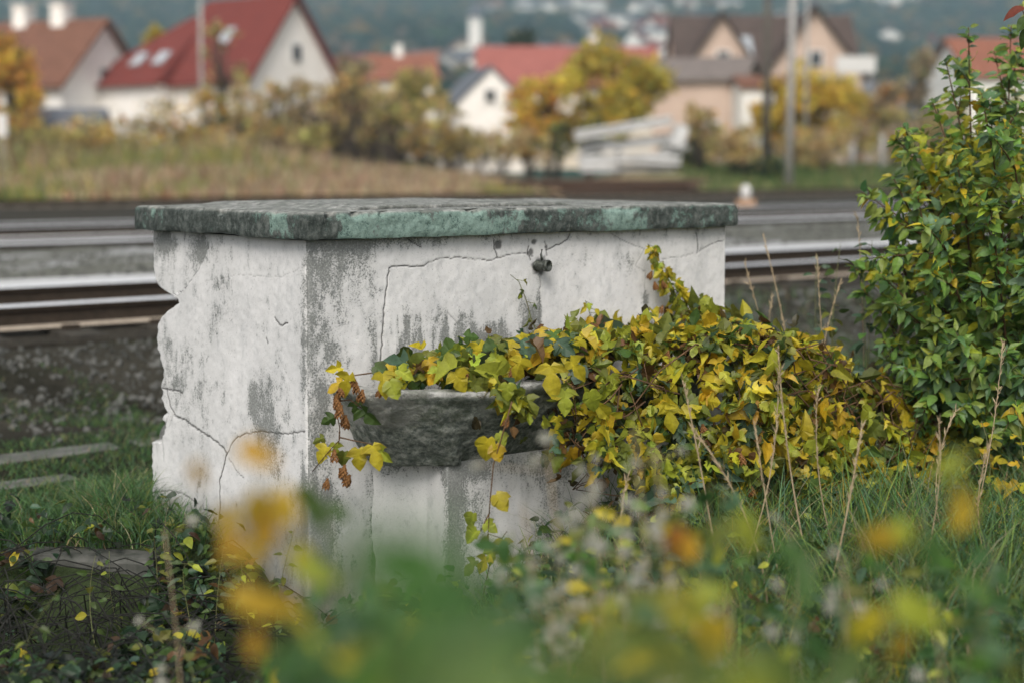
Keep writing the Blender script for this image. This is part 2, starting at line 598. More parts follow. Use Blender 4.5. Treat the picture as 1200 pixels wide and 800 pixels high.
def ab(a, b, z=0.0):
    """along the front wall, out from it, up"""
    p = C0 + np.multiply.outer(np.asarray(a, float), U) + np.multiply.outer(np.asarray(b, float), NF)
    return np.concatenate([p, np.broadcast_to(np.asarray(z, float), p.shape[:-1])[..., None]], -1)


def front_px(px, py, off=0.0):
    """photo ray meets the front wall plane (moved out by off): (a, z)"""
    d = ray(px, py)
    o = C0 + off * NF
    A = np.array([[d[0], -U[0]], [d[1], -U[1]]])
    lam, a = np.linalg.solve(A, o)
    return a, CAM_H + lam * d[2]


def left_px(px, py):
    d = ray(px, py)
    A = np.array([[d[0], -Vv[0]], [d[1], -Vv[1]]])
    lam, k = np.linalg.solve(A, C0)
    return k, CAM_H + lam * d[2]


TN = np.array([-U[1], U[0]])                # across the tracks (away from the camera)


def gz(x, y):
    x = np.asarray(x, float); y = np.asarray(y, float)
    d = TN[0] * x + TN[1] * y
    z = 0.32 * sstep(7.9, 8.95, d)
    z = z - 0.04 * sstep(26, 40, d)
    # lower ground in front of the fountain, on the near side
    left = 1 - sstep(-0.3, 0.6, x)
    drop = (1 - sstep(5.0, 5.35, y)) * left * 0.22 + (1 - sstep(3.6, 4.9, y)) * (1 - left) * 0.12
    z = z - drop * (1 - sstep(6, 7, y))
    z = z + 0.035 * (fbm(x * 0.9, y * 0.9, seed=3, octs=3) - 0.5) * 2 * (1 - sstep(9, 12, d)) * 0.7
    # grassy bank on the far side, right
    z = z + 1.0 * sstep(58, 74, y) * sstep(2, 9, x) * (1 - sstep(85, 110, y))
    # far slope
    far = np.maximum(y - 150, 0)
    z = z + 0.085 * np.minimum(far, 450) + 0.165 * np.clip(far - 450, 0, 2600)
    z = z + sstep(150, 500, y) * 22 * (fbm(x * 0.004, y * 0.004, seed=5, octs=4) - 0.5)
    return z


def grid_mesh_idx(nu, nv):
    i = np.arange(nu - 1)[:, None]; j = np.arange(nv - 1)[None, :]
    a = (i * nv + j).ravel()
    return np.stack([a, a + nv, a + nv + 1, a + 1], 1)


def build_ground():
    ys = np.concatenate([np.linspace(-12, 2, 15)[:-1], np.linspace(2, 12, 140)[:-1], np.linspace(12, 70, 140)[:-1],
                         70 + np.geomspace(1, 3200, 150) - 1])
    xs_h = np.concatenate([np.linspace(0, 6, 90)[:-1], np.linspace(6, 60, 100)[:-1], 60 + np.geomspace(1, 2400, 60) - 1])
    xs = np.concatenate([-xs_h[::-1][:-1], xs_h])
    X, Y = np.meshgrid(xs, ys, indexing='ij')
    Z = gz(X, Y)
    d = TN[0] * X + TN[1] * Y
    g1 = fbm(X * 0.6, Y * 0.6, seed=11)
    g2 = fbm(X * 3, Y * 3, seed=12)
    c = np.zeros(X.shape + (3,))
    soil = np.array([0.022, 0.022, 0.017]); green = np.array([0.045, 0.062, 0.028]); grav = np.array([0.055, 0.052, 0.042])
    straw = np.array([0.42, 0.32, 0.22]); hill = np.array([0.035, 0.07, 0.06]); olive = np.array([0.30, 0.24, 0.15])
    gm = sstep(0.42, 0.58, g1)[..., None]
    c[:] = soil * (1 - gm) + green * gm
    w = (sstep(6.2, 8.2, d) * (0.45 + 0.55 * sstep(0.4, 0.55, g2)))[..., None]
    c = c * (1 - w) + grav * w
    w = sstep(40, 50, Y + 6 * (g1 - 0.5))[..., None]
    gr = (sstep(4, 12, X) * sstep(56, 66, Y))[..., None]
    yard = straw * (1 - gm) + olive * gm
    c = c * (1 - w) + yard * w
    c = c * (1 - gr) + np.array([0.09, 0.14, 0.045]) * gr
    w = sstep(90, 150, Y)[..., None]
    hn = sstep(0.4, 0.6, fbm(X * 0.012, Y * 0.012, seed=21))[..., None]
    hc = hill * hn + np.array([0.13, 0.12, 0.07]) * (1 - hn)
    c = c * (1 - w) + hc * w
    V = np.stack([X, Y, Z], -1).reshape(-1, 3)
    o = mesh_np('ground', V, grid_mesh_idx(len(xs), len(ys)), M['ground'], col=c.reshape(-1, 3), smooth=True)
    tag(o, kind='structure')


build_ground()

# ------------------------------------------------------------------ haze: the air between here and the hill
def build_haze():
    m = bpy.data.materials.new('haze_air')
    m.use_nodes = True
    nt = m.node_tree
    nt.nodes.clear()
    out = nt.nodes.new('ShaderNodeOutputMaterial')
    v = nt.nodes.new('ShaderNodeVolumePrincipled')
    v.inputs['Color'].default_value = (0.62, 0.88, 1.0, 1)
    v.inputs['Density'].default_value = 0.00040
    v.inputs['Anisotropy'].default_value = 0.0
    nt.links.new(v.outputs[0], out.inputs['Volume'])
    mb = MB()
    mb.box((0, 1640, 285), (5000, 3340, 590))
    o = mb.build('haze', m)
    tag(o, kind='stuff')


build_haze()


# ------------------------------------------------------------------ railway
def along(d, t, z):
    p = d * TN + t * U
    return np.array([p[0], p[1], z])


def rail_part(d, t0, t1, z0, parent, rusty=False):
    h = 0.172
    pr = [(-.075, 0), (.075, 0), (.075, .012), (.014, .03), (.009, .12), (.034, .132), (.036, .160), (.024, h), (-.024, h),
          (-.036, .160), (-.034, .132), (-.009, .12), (-.014, .03), (-.075, .012)]
    n = len(pr)
    vs = [along(d + q[0], t0, z0 + q[1]) for q in pr] + [along(d + q[0], t1, z0 + q[1]) for q in pr]
    fs = [(i, n + i, n + (i + 1) % n, (i + 1) % n) for i in range(n)] + [tuple(range(n)), tuple(range(n, 2 * n))[::-1]]
    mb = MB()
    mb.add(vs, fs)
    for i in range(n):
        mb.m[i] = 0
        if i in (6, 7, 8): mb.m[i] = 1 if not rusty else 0
        if i in (2, 12): mb.m[i] = 2
    return mb.build('rail', [M['rust'], M['steel'], M['rail_foot']], parent, origin=along(d, t0, z0))


def build_track(d, t0, t1, label, rusty=False, zf=0.362, sl=True):
    o = thing('railway_track', label, 'railway track', along(d, t0, zf), 'parallel railway tracks behind the fountain')
    rail_part(d - 0.7525, t0, t1, zf, o, rusty)
    rail_part(d + 0.7525, t0, t1, zf, o, rusty)
    rot = Matrix.Rotation(math.atan2(U[1], U[0]), 3, 'Z')
    if sl:
        first = None
        n = min(int((t1 - t0) / 0.62), 100)
        for i in range(n):
            p = along(d, t0 + 0.3 + i * 0.62, zf - 0.055)
            if first is None:
                mb = MB()
                mb.box((0, 0, 0), (0.25, 2.5, 0.10), rot)
                for s in (-1, 1):
                    for q in (-0.11, 0.11):
                        c = rot @ Vector((0.0, s * 0.7525 + q, 0.065))
                        mb.box(c, (0.11, 0.06, 0.035), rot, 1)
                first = mb.build('sleeper', [M['sleeper'], M['rust']], o, origin=None)
                first.location = tuple(p)
                first.matrix_parent_inverse = o.matrix_basis.inverted()
            else:
                c = first.copy()
                COL.objects.link(c)
                c.parent = o
                c.matrix_parent_inverse = first.matrix_parent_inverse.copy()
                c.location = tuple(p)
    return o


D1, D2, D3, D4 = 10.35, 18.0, 22.6, 39.5
build_track(D1, -4, 30, 'nearest railway track, shiny rails running right behind the white fountain')
build_track(D2, -4, 42, 'second railway track with shiny rails, beyond the grey concrete strip')
build_track(D3, -2, 52, 'third railway track with dull grey rails, beyond the second one')
build_track(D4, 4, 64, 'farthest railway track, brown unused rails before the weeds', True, 0.33)


def strip(name, d0, d1, t0, t1, zt, th, mat, kind='structure', nu=1, nv=60, rough=0.0):
    du = np.linspace(d0, d1, nu + 1); tv = np.linspace(t0, t1, nv + 1)
    Dm, Tm = np.meshgrid(du, tv, indexing='ij')
    P = Dm[..., None] * TN + Tm[..., None] * U
    Z = np.full(Dm.shape, zt) + rough * (fbm(Dm * 2, Tm * 2, seed=31) - 0.5)
    V = np.concatenate([P, Z[..., None]], -1).reshape(-1, 3)
    V2 = V.copy(); V2[:, 2] = zt - th
    F = [grid_mesh_idx(nu + 1, nv + 1)[:, ::-1]]
    n = len(V)
    W = nv + 1
    j = np.arange(nv)
    F.append(np.stack([j, j + 1, n + j + 1, n + j], 1))
    base = nu * W
    F.append(np.stack([base + j + 1, base + j, n + base + j, n + base + j + 1], 1))
    o = mesh_np(name, np.concatenate([V, V2]), F, mat)
    tag(o, kind=kind)
    return o


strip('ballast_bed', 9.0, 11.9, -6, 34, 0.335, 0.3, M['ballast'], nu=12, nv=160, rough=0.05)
strip('concrete_path', 11.22, 11.95, -6, 36, 0.515, 0.25, M['pale_path'], nu=6, nv=160, rough=0.012)
strip('gravel_path', 11.96, 16.7, -6, 40, 0.485, 0.25, M['path'], nu=30, nv=260, rough=0.07)
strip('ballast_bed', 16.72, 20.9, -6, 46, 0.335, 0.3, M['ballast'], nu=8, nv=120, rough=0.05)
strip('crossing_infill', 17.38, 17.95, -6, 46, 0.515, 0.2, M['pale_path'], nu=4, nv=120, rough=0.012)
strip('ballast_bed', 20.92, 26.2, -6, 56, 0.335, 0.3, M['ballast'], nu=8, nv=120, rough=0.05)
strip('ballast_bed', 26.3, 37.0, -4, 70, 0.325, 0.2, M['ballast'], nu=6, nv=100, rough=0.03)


def rock_template(k):
    r = np.random.default_rng(100 + k)
    # displaced octahedron subdivided once
    v = [(1, 0, 0), (-1, 0, 0), (0, 1, 0), (0, -1, 0), (0, 0, 1), (0, 0, -1)]
    f = [(0, 2, 4), (2, 1, 4), (1, 3, 4), (3, 0, 4), (2, 0, 5), (1, 2, 5), (3, 1, 5), (0, 3, 5)]
    v = [np.array(p, float) for p in v]
    nf = []
    cache = {}
    def mid(i, j):
        key = (min(i, j), max(i, j))
        if key not in cache:
            p = v[i] + v[j]; v.append(p / np.linalg.norm(p)); cache[key] = len(v) - 1
        return cache[key]
    for (i, j, l) in f:
        a, b, c = mid(i, j), mid(j, l), mid(l, i)
        nf += [(i, a, c), (a, j, b), (c, b, l), (a, b, c)]
    V = np.array(v) * (0.72 + 0.5 * r.random((len(v), 1)))
    V *= np.array([1, 0.75, 0.55])
    return V, np.array(nf)


def rot_mats(n, rng, tilt=None):
    q = rng.normal(size=(n, 4)); q /= np.linalg.norm(q, axis=1, keepdims=True)
    w, x, y, z = q.T
    return np.stack([np.stack([1 - 2 * (y * y + z * z), 2 * (x * y - z * w), 2 * (x * z + y * w)], -1),
                     np.stack([2 * (x * y + z * w), 1 - 2 * (x * x + z * z), 2 * (y * z - x * w)], -1),
                     np.stack([2 * (x * z - y * w), 2 * (y * z + x * w), 1 - 2 * (x * x + y * y)], -1)], 1)


def instance(templates, which, pos, Rm, scale, color=None, veins=False):
    Vs, Fs, Cs = [], [], []
    base = 0
    scale = np.asarray(scale, float)
    if scale.ndim == 1: scale = scale[:, None]
    for t, (tv, tf) in enumerate(templates):
        idx = np.where(which == t)[0]
        if len(idx) == 0: continue
        loc = tv[None] * scale[idx][:, None, :]
        P = np.einsum('nij,nvj->nvi', Rm[idx], loc) + pos[idx][:, None, :]
        n, k = P.shape[:2]
        F = tf[None] + (np.arange(n) * k)[:, None, None] + base
        Vs.append(P.reshape(-1, 3)); Fs.append(F.reshape(-1, tf.shape[1]))
        if color is not None:
            cc = np.repeat(color[idx], k, 0).reshape(n, k, 3)
            if veins:
                ax = np.abs(tv[:, 0]) + 0.25 * np.maximum(tv[:, 1] - 0.8, 0)
                cc = cc * (1.14 - 0.5 * np.minimum(ax, 0.6))[None, :, None]
                br = (np.random.default_rng(n + t).random(n) ** 3)[:, None] * (np.clip(ax / 0.45, 0, 1) ** 2)[None]
                cc = cc * (1 - 0.45 * br[..., None]) + np.array([0.12, 0.06, 0.02]) * 0.45 * br[..., None]
            Cs.append(cc.reshape(-1, 3))
        base += n * k
    return np.concatenate(Vs), np.concatenate(Fs), (np.concatenate(Cs) if color is not None else None)


def build_ballast_stones():
    rng = np.random.default_rng(5)
    T = [rock_template(k) for k in range(6)]
    n1 = 11000
    d = rng.uniform(7.3, 8.95, n1); t = rng.uniform(-1.5, 18, n1)
    n2 = 5200
    d = np.concatenate([d, rng.uniform(9.75, 11.1, n2)]); t = np.concatenate([t, rng.uniform(0, 19, n2)])
    d = np.concatenate([d, rng.uniform(12.0, 16.6, 4500)]); t = np.concatenate([t, rng.uniform(2, 26, 4500)])
    keep = (np.abs(np.abs(d - D1) - 0.7525) > 0.1)
    keep &= rng.random(len(d)) < np.where(d < 8.0, (d - 7.2) / 0.9 * 0.35, 1.0)
    d, t = d[keep], t[keep]
    P = d[:, None] * TN + t[:, None] * U
    z = np.maximum(gz(P[:, 0], P[:, 1]), np.where((d > 12), 0.49, np.where((d > 9.0), 0.335, -9))) + 0.005
    pos = np.concatenate([P, z[:, None]], 1)
    n = len(d)
    V, F, _ = instance(T, rng.integers(0, 6, n), pos, rot_mats(n, rng), 0.010 + 0.026 * rng.random(n) ** 2)
    o = mesh_np('gravel', V, F, M['stone'])
    tag(o, kind='stuff')


build_ballast_stones()


# ------------------------------------------------------------------ the fountain
def polyline_dist(P, line):
    d = np.full(len(P), 9.0)
    for (p, q) in zip(line[:-1], line[1:]):
        p = np.array(p); q = np.array(q)
        e = q - p
        L2 = max((e * e).sum(), 1e-9)
        t = np.clip(((P - p) @ e) / L2, 0, 1)
        d = np.minimum(d, np.linalg.norm(P - (p + t[:, None] * e), axis=1))
    return d


def jag(line, amp, step, rng):
    out = []
    for p, q in zip(line[:-1], line[1:]):
        p = np.array(p); q = np.array(q)
        n = max(1, int(np.linalg.norm(q - p) / step))
        for i in range(n):
            out.append(p + (q - p) * i / n + rng.normal(size=2) * amp * (i > 0))
    out.append(np.array(line[-1]))
    return out


FRONT_CRACKS = [
    ([(446, 424), (449, 380), (452, 345), (456, 314), (470, 312), (485, 313), (497, 312)], 1.0),
    ([(497, 312), (503, 307), (520, 303), (540, 302), (560, 304), (573, 306), (582, 302), (600, 298), (616, 297), (625, 301)], 0.75),
    ([(583, 302), (579, 291), (579, 282)], 1.0),
    ([(640, 293), (655, 287), (665, 281), (668, 274)], 1.0),
    ([(817, 297), (818, 288), (815, 272)], 0.9), ([(819, 295), (832, 287), (848, 282)], 0.7),
    ([(812, 297), (795, 302), (775, 303)], 0.55), ([(755, 292), (740, 286), (726, 280), (717, 274)], 0.55),
    ([(757, 318), (755, 350), (752, 385)], 0.45), ([(755, 292), (745, 312), (757, 318)], 0.4),
    ([(494, 290), (484, 284), (478, 280)], 0.9),
    ([(622, 305), (618, 298), (620, 288)], 0.9), ([(641, 300), (641, 290), (638, 283)], 0.8),
    ([(632, 322), (633, 350), (632, 388)], 0.6),
    ([(361, 286), (360, 340), (359, 400), (357, 470), (354, 560)], 0.25),
    ([(524, 366), (530, 372), (536, 378)], 0.5),
]
LEFT_CRACKS = [
    ([(247, 280), (241, 298), (233, 315), (222, 330), (212, 342), (201, 347)], 1.0),
    ([(195, 455), (199, 475), (205, 486), (218, 492), (235, 505), (250, 515), (262, 524), (266, 531), (262, 545), (257, 565), (258, 590), (256, 612)], 1.2),
    ([(266, 531), (273, 517), (285, 509), (305, 505), (330, 508), (357, 505)], 0.7),
    ([(188, 454), (200, 456), (214, 460)], 0.9),
    ([(178, 577), (200, 574), (215, 578), (232, 590)], 0.7), ([(183, 575), (188, 602)], 0.6),
    ([(268, 536), (276, 550), (286, 560)], 0.5), ([(196, 490), (190, 510), (192, 540)], 0.5),
    ([(322, 372), (328, 381), (337, 379)], 0.9), ([(312, 396), (314, 402)], 0.9),
    ([(212, 462), (198, 500)], 0.3), ([(240, 330), (280, 322), (330, 325), (358, 312)], 0.18),
]
EDGE = [(278, 177), (300, 177), (325, 178), (334, 182), (341, 190), (346, 199), (350, 206), (355, 207), (359, 202), (364, 195), (371, 189),
        (380, 184), (395, 182), (408, 183), (422, 187), (434, 191), (441, 190), (450, 188), (454, 187), (458, 190), (466, 188), (475, 191), (483, 195),
        (487, 191), (495, 184), (505, 180), (514, 177.5), (530, 177), (560, 177), (640, 177)]

fountain = thing('plastered_fountain', 'old white plastered fountain block with a green stained cap and a dark stone basin', 'fountain', (C0[0], C0[1], 0))


def build_body():
    rng = np.random.default_rng(3)
    nz_ = 350
    zs = np.linspace(-0.40, WALL_H, nz_)
    ez = []; ek = []
    for (py, px) in EDGE:
        k, z = left_px(px, py)
        ek.append(k); ez.append(z)
    ez = np.array(ez)[::-1]; ek = np.array(ek)[::-1]
    kend = np.interp(zs, ez, ek)
    kend = kend + 0.012 * (fbm(zs * 26, zs * 0 + 3, seed=8, octs=4) - 0.5) + 0.016 * (fbm(zs * 75, zs * 0 + 7, seed=18, octs=3) - 0.5)
    nl, nf, nr, nb = 330, 570, 24, 24
    s = np.linspace(0, 1, nl + 1)[:-1]
    # left end: from the far edge to the corner
    Kl = kend[:, None] * (1 - s)[None, :]
    Al = np.linspace(0, LEN, nf)
    lv = np.concatenate([C0 + Kl[..., None] * Vv, np.broadcast_to(zs[:, None, None], Kl.shape + (1,))], -1)
    fr = C0 + Al[:, None] * U
    fr = np.broadcast_to(fr, (nz_, nf, 2))
    fv = np.concatenate([fr, np.broadcast_to(zs[:, None, None], (nz_, nf, 1))], -1)
    rr = C0 + LEN * U + np.linspace(0, DEP, nr + 1)[1:, None] * Vv
    rr = np.broadcast_to(rr, (nz_, nr, 2))
    rv = np.concatenate([rr, np.broadcast_to(zs[:, None, None], (nz_, nr, 1))], -1)
    w = np.linspace(0, 1, nb + 1)[1:-1]
    br = C0 + LEN * U + DEP * Vv
    bl = C0 + kend[:, None] * Vv
    bb = br[None, None] * (1 - w)[None, :, None] + bl[:, None, :] * w[None, :, None]
    bv = np.concatenate([bb, np.broadcast_to(zs[:, None, None], bb.shape[:2] + (1,))], -1)
    V = np.concatenate([lv, fv, rv, bv], 1)
    W = V.shape[1]
    stain = np.zeros((nz_, W)); crack = np.zeros((nz_, W)); dirt = np.zeros((nz_, W)); bare = np.zeros((nz_, W))
    disp = np.zeros((nz_, W, 3))
    P = V.reshape(-1, 3)
    low = (fbm(P[:, 0] * 5, P[:, 1] * 5, P[:, 2] * 5, seed=1) - 0.5) * 0.005 + (fbm(P[:, 0] * 40, P[:, 1] * 40, P[:, 2] * 40, seed=2, octs=3) - 0.5) * 0.003
    low = low.reshape(nz_, W)
    PX, PY = project(V)
    # ---- left end
    sl = slice(0, nl)
    px, py = PX[:, sl], PY[:, sl]
    A2 = np.stack([Kl, np.broadcast_to(zs[:, None], Kl.shape)], -1).reshape(-1, 2)
    ck = np.zeros(len(A2))
    for line, wgt in LEFT_CRACKS:
        L = jag([left_px(*p) for p in line], 0.0022, 0.014, rng)
        ck = np.maximum(ck, min(1, wgt + 0.15) * (1 - sstep(0.0004 + 0.0009 * wgt, 0.0018 + 0.0026 * wgt, polyline_dist(A2, L))))
    crack[:, sl] = ck.reshape(nz_, nl)
    # the loose plaster patch above the upper crack lies a little deeper
    kL = [left_px(*p) for p in LEFT_CRACKS[0][0]]
    kz = np.array([q[1] for q in kL])[::-1]; kk = np.array([q[0] for q in kL])[::-1]
    patch = (Kl > np.interp(zs, kz, kk, left=9, right=kk[-1])[:, None]) & (zs[:, None] > kz[0] - 0.01)
    st = 0.20 + 0.42 * np.exp(-((px - 310) / 34) ** 2 - ((py - 500) / 70) ** 2) + 0.75 * np.exp(-((px - 297) / 5.0) ** 2 - ((py - 462) / 26) ** 2)
    st += 0.8 * np.exp(-((px - 190) / 16) ** 2 - ((py - 285) / 14) ** 2) + 0.75 * np.exp(-((px - 235) / 9) ** 2 - ((py - 292) / 16) ** 2)
    st += 0.3 * np.exp(-((px - 270) / 30) ** 2 - ((py - 350) / 60) ** 2) + 0.22 * np.exp(-((px - 215) / 30) ** 2 - ((py - 470) / 70) ** 2)
    st += 0.28 * sstep(555, 620, py) + 0.12 * patch
    st += 0.75 * (fbm(px * 0.045, py * 0.012, seed=41) - 0.5) + 0.5 * (fbm(px * 0.11, py * 0.06, seed=44) - 0.5)
    st += 0.35 * np.exp(-((px - 356) / 4) ** 2)
    stain[:, sl] = np.clip(st, 0, 1)
    dirt[:, sl] = sstep(560, 632, py + 18 * (fbm(px * 0.08, py * 0.05, seed=42) - 0.5))
    edge_d = (kend[:, None] - Kl)
    notch = np.exp(-((py - 499) / 13) ** 2) * (1 - sstep(0.02, 0.075, edge_d + 0.02 * (fbm(px * .3, py * .3, seed=9) - .5)))
    jx = 5 * (fbm(px * .25, py * .25, seed=9) - .5)
    bare[:, sl] = sstep(195, 192, px + jx + 0.35 * np.abs(py - 500)) * sstep(484, 487, py + jx) * sstep(518, 514, py + jx)
    rnd = 0.012 * (1 - np.sqrt(np.clip(1 - (1 - np.clip(edge_d / 0.022, 0, 1)) ** 2, 0, 1)))
    cl = low[:, sl] - 0.003 * crack[:, sl] - rnd - 0.006 * patch - 0.03 * bare[:, sl]
    disp[:, sl, 0] = cl * NL[0]; disp[:, sl, 1] = cl * NL[1]
    # ---- front
    sf = slice(nl, nl + nf)
    px, py = PX[:, sf], PY[:, sf]
    A2 = np.stack([np.broadcast_to(Al, (nz_, nf)), np.broadcast_to(zs[:, None], (nz_, nf))], -1).reshape(-1, 2)
    ck = np.zeros(len(A2))
    for line, wgt in FRONT_CRACKS:
        L = jag([front_px(*p) for p in line], 0.0022, 0.014, rng)
        ck = np.maximum(ck, min(1, wgt + 0.1) * (1 - sstep(0.0004 + 0.0006 * wgt, 0.0016 + 0.0020 * wgt, polyline_dist(A2, L))))
    for (cx, cy, r) in ((633, 312, 12), (622, 296, 5), (626, 283, 4), (584, 287, 6), (640, 290, 3)):
        a, z = front_px(cx, cy)
        dd = np.linalg.norm(A2 - np.array([a, z]), axis=1) / (r * 0.0033)
        ck = np.maximum(ck, 0.8 * (1 - sstep(0.6, 1.1, dd + 0.9 * (fbm(A2[:, 0] * 60, A2[:, 1] * 60, seed=19) - 0.5))))
    crack[:, sf] = ck.reshape(nz_, nf)
    streak = fbm(px * 0.13, py * 0.012, seed=51)
    ctop = 283 - 17 * (px - 358) / 502.0
    st = 0.14 + 0.80 * np.exp(-(np.maximum(px - 368, 0) / 34) ** 2) * (0.8 + 1.3 * (fbm(px * 0.05, py * 0.022, seed=52) - 0.5))
    st += 0.40 * np.exp(-((px - 425) / 22) ** 2 - ((py - 320) / 60) ** 2)
    st += (0.55 - 0.30 * sstep(470, 640, px)) * np.exp(-((py - ctop) / 12) ** 2)
    st += 1.0 * sstep(345, 408, py) * (1 - sstep(620, 665, px)) * sstep(425, 460, px) * np.clip(0.05 + 2.3 * (streak - 0.27), 0, 1)
    st += 0.42 * np.exp(-((px - 683) / 13) ** 2 - ((py - 301) / 13) ** 2) + 0.4 * np.exp(-((px - 737) / 14) ** 2 - ((py - 306) / 14) ** 2)
    st += 0.5 * np.exp(-((px - 757) / 5) ** 2 - ((py - 360) / 30) ** 2) + 0.5 * np.exp(-((px - 770) / 16) ** 2 - ((py - 385) / 16) ** 2)
    st += 0.45 * np.exp(-((px - 632) / 4) ** 2) * sstep(318, 325, py) + 0.45 * np.exp(-((px - 618) / 18) ** 2 - ((py - 360) / 24) ** 2)
    st += 0.22 * sstep(540, 640, py)
    st += 0.4 * (streak - 0.5) + 0.45 * (fbm(px * 0.06, py * 0.03, seed=54) - 0.5)
    stain[:, sf] = np.clip(st, 0, 1)
    dirt[:, sf] = sstep(610, 680, py)
    cl = low[:, sf] - 0.003 * crack[:, sf]
    disp[:, sf, 0] = cl * NF[0]; disp[:, sf, 1] = cl * NF[1]
    # worn corner
    cd = np.abs(np.concatenate([Kl, np.broadcast_to(Al, (nz_, nf))], 1))
    rr_ = 0.018 * (0.5 + fbm(zs * 14, zs * 0, seed=61)[:, None])
    inn = np.clip(1 - cd / rr_, 0, 1) ** 2 * rr_ * 0.5
    cdir = -(NL + NF); cdir = cdir / np.linalg.norm(cdir)
    disp[:, :nl + nf, 0] += inn * cdir[0]; disp[:, :nl + nf, 1] += inn * cdir[1]
    stain[:, nl + nf:] = 0.25
    V = V + disp
    i = np.arange(nz_ - 1)[:, None]; j = np.arange(W)[None, :]
    j2 = (j + 1) % W
    F = np.stack([(i * W + j).ravel(), (i * W + j2).ravel(), ((i + 1) * W + j2).ravel(), ((i + 1) * W + j).ravel()], 1)
    o = mesh_np('plaster_wall', V.reshape(-1, 3), F, M['plaster'], fountain, smooth=True,
                attrs={'stain': stain, 'crack': crack, 'dirt': dirt, 'bare': bare}, origin=(C0[0], C0[1], 0))
    return o


build_body()


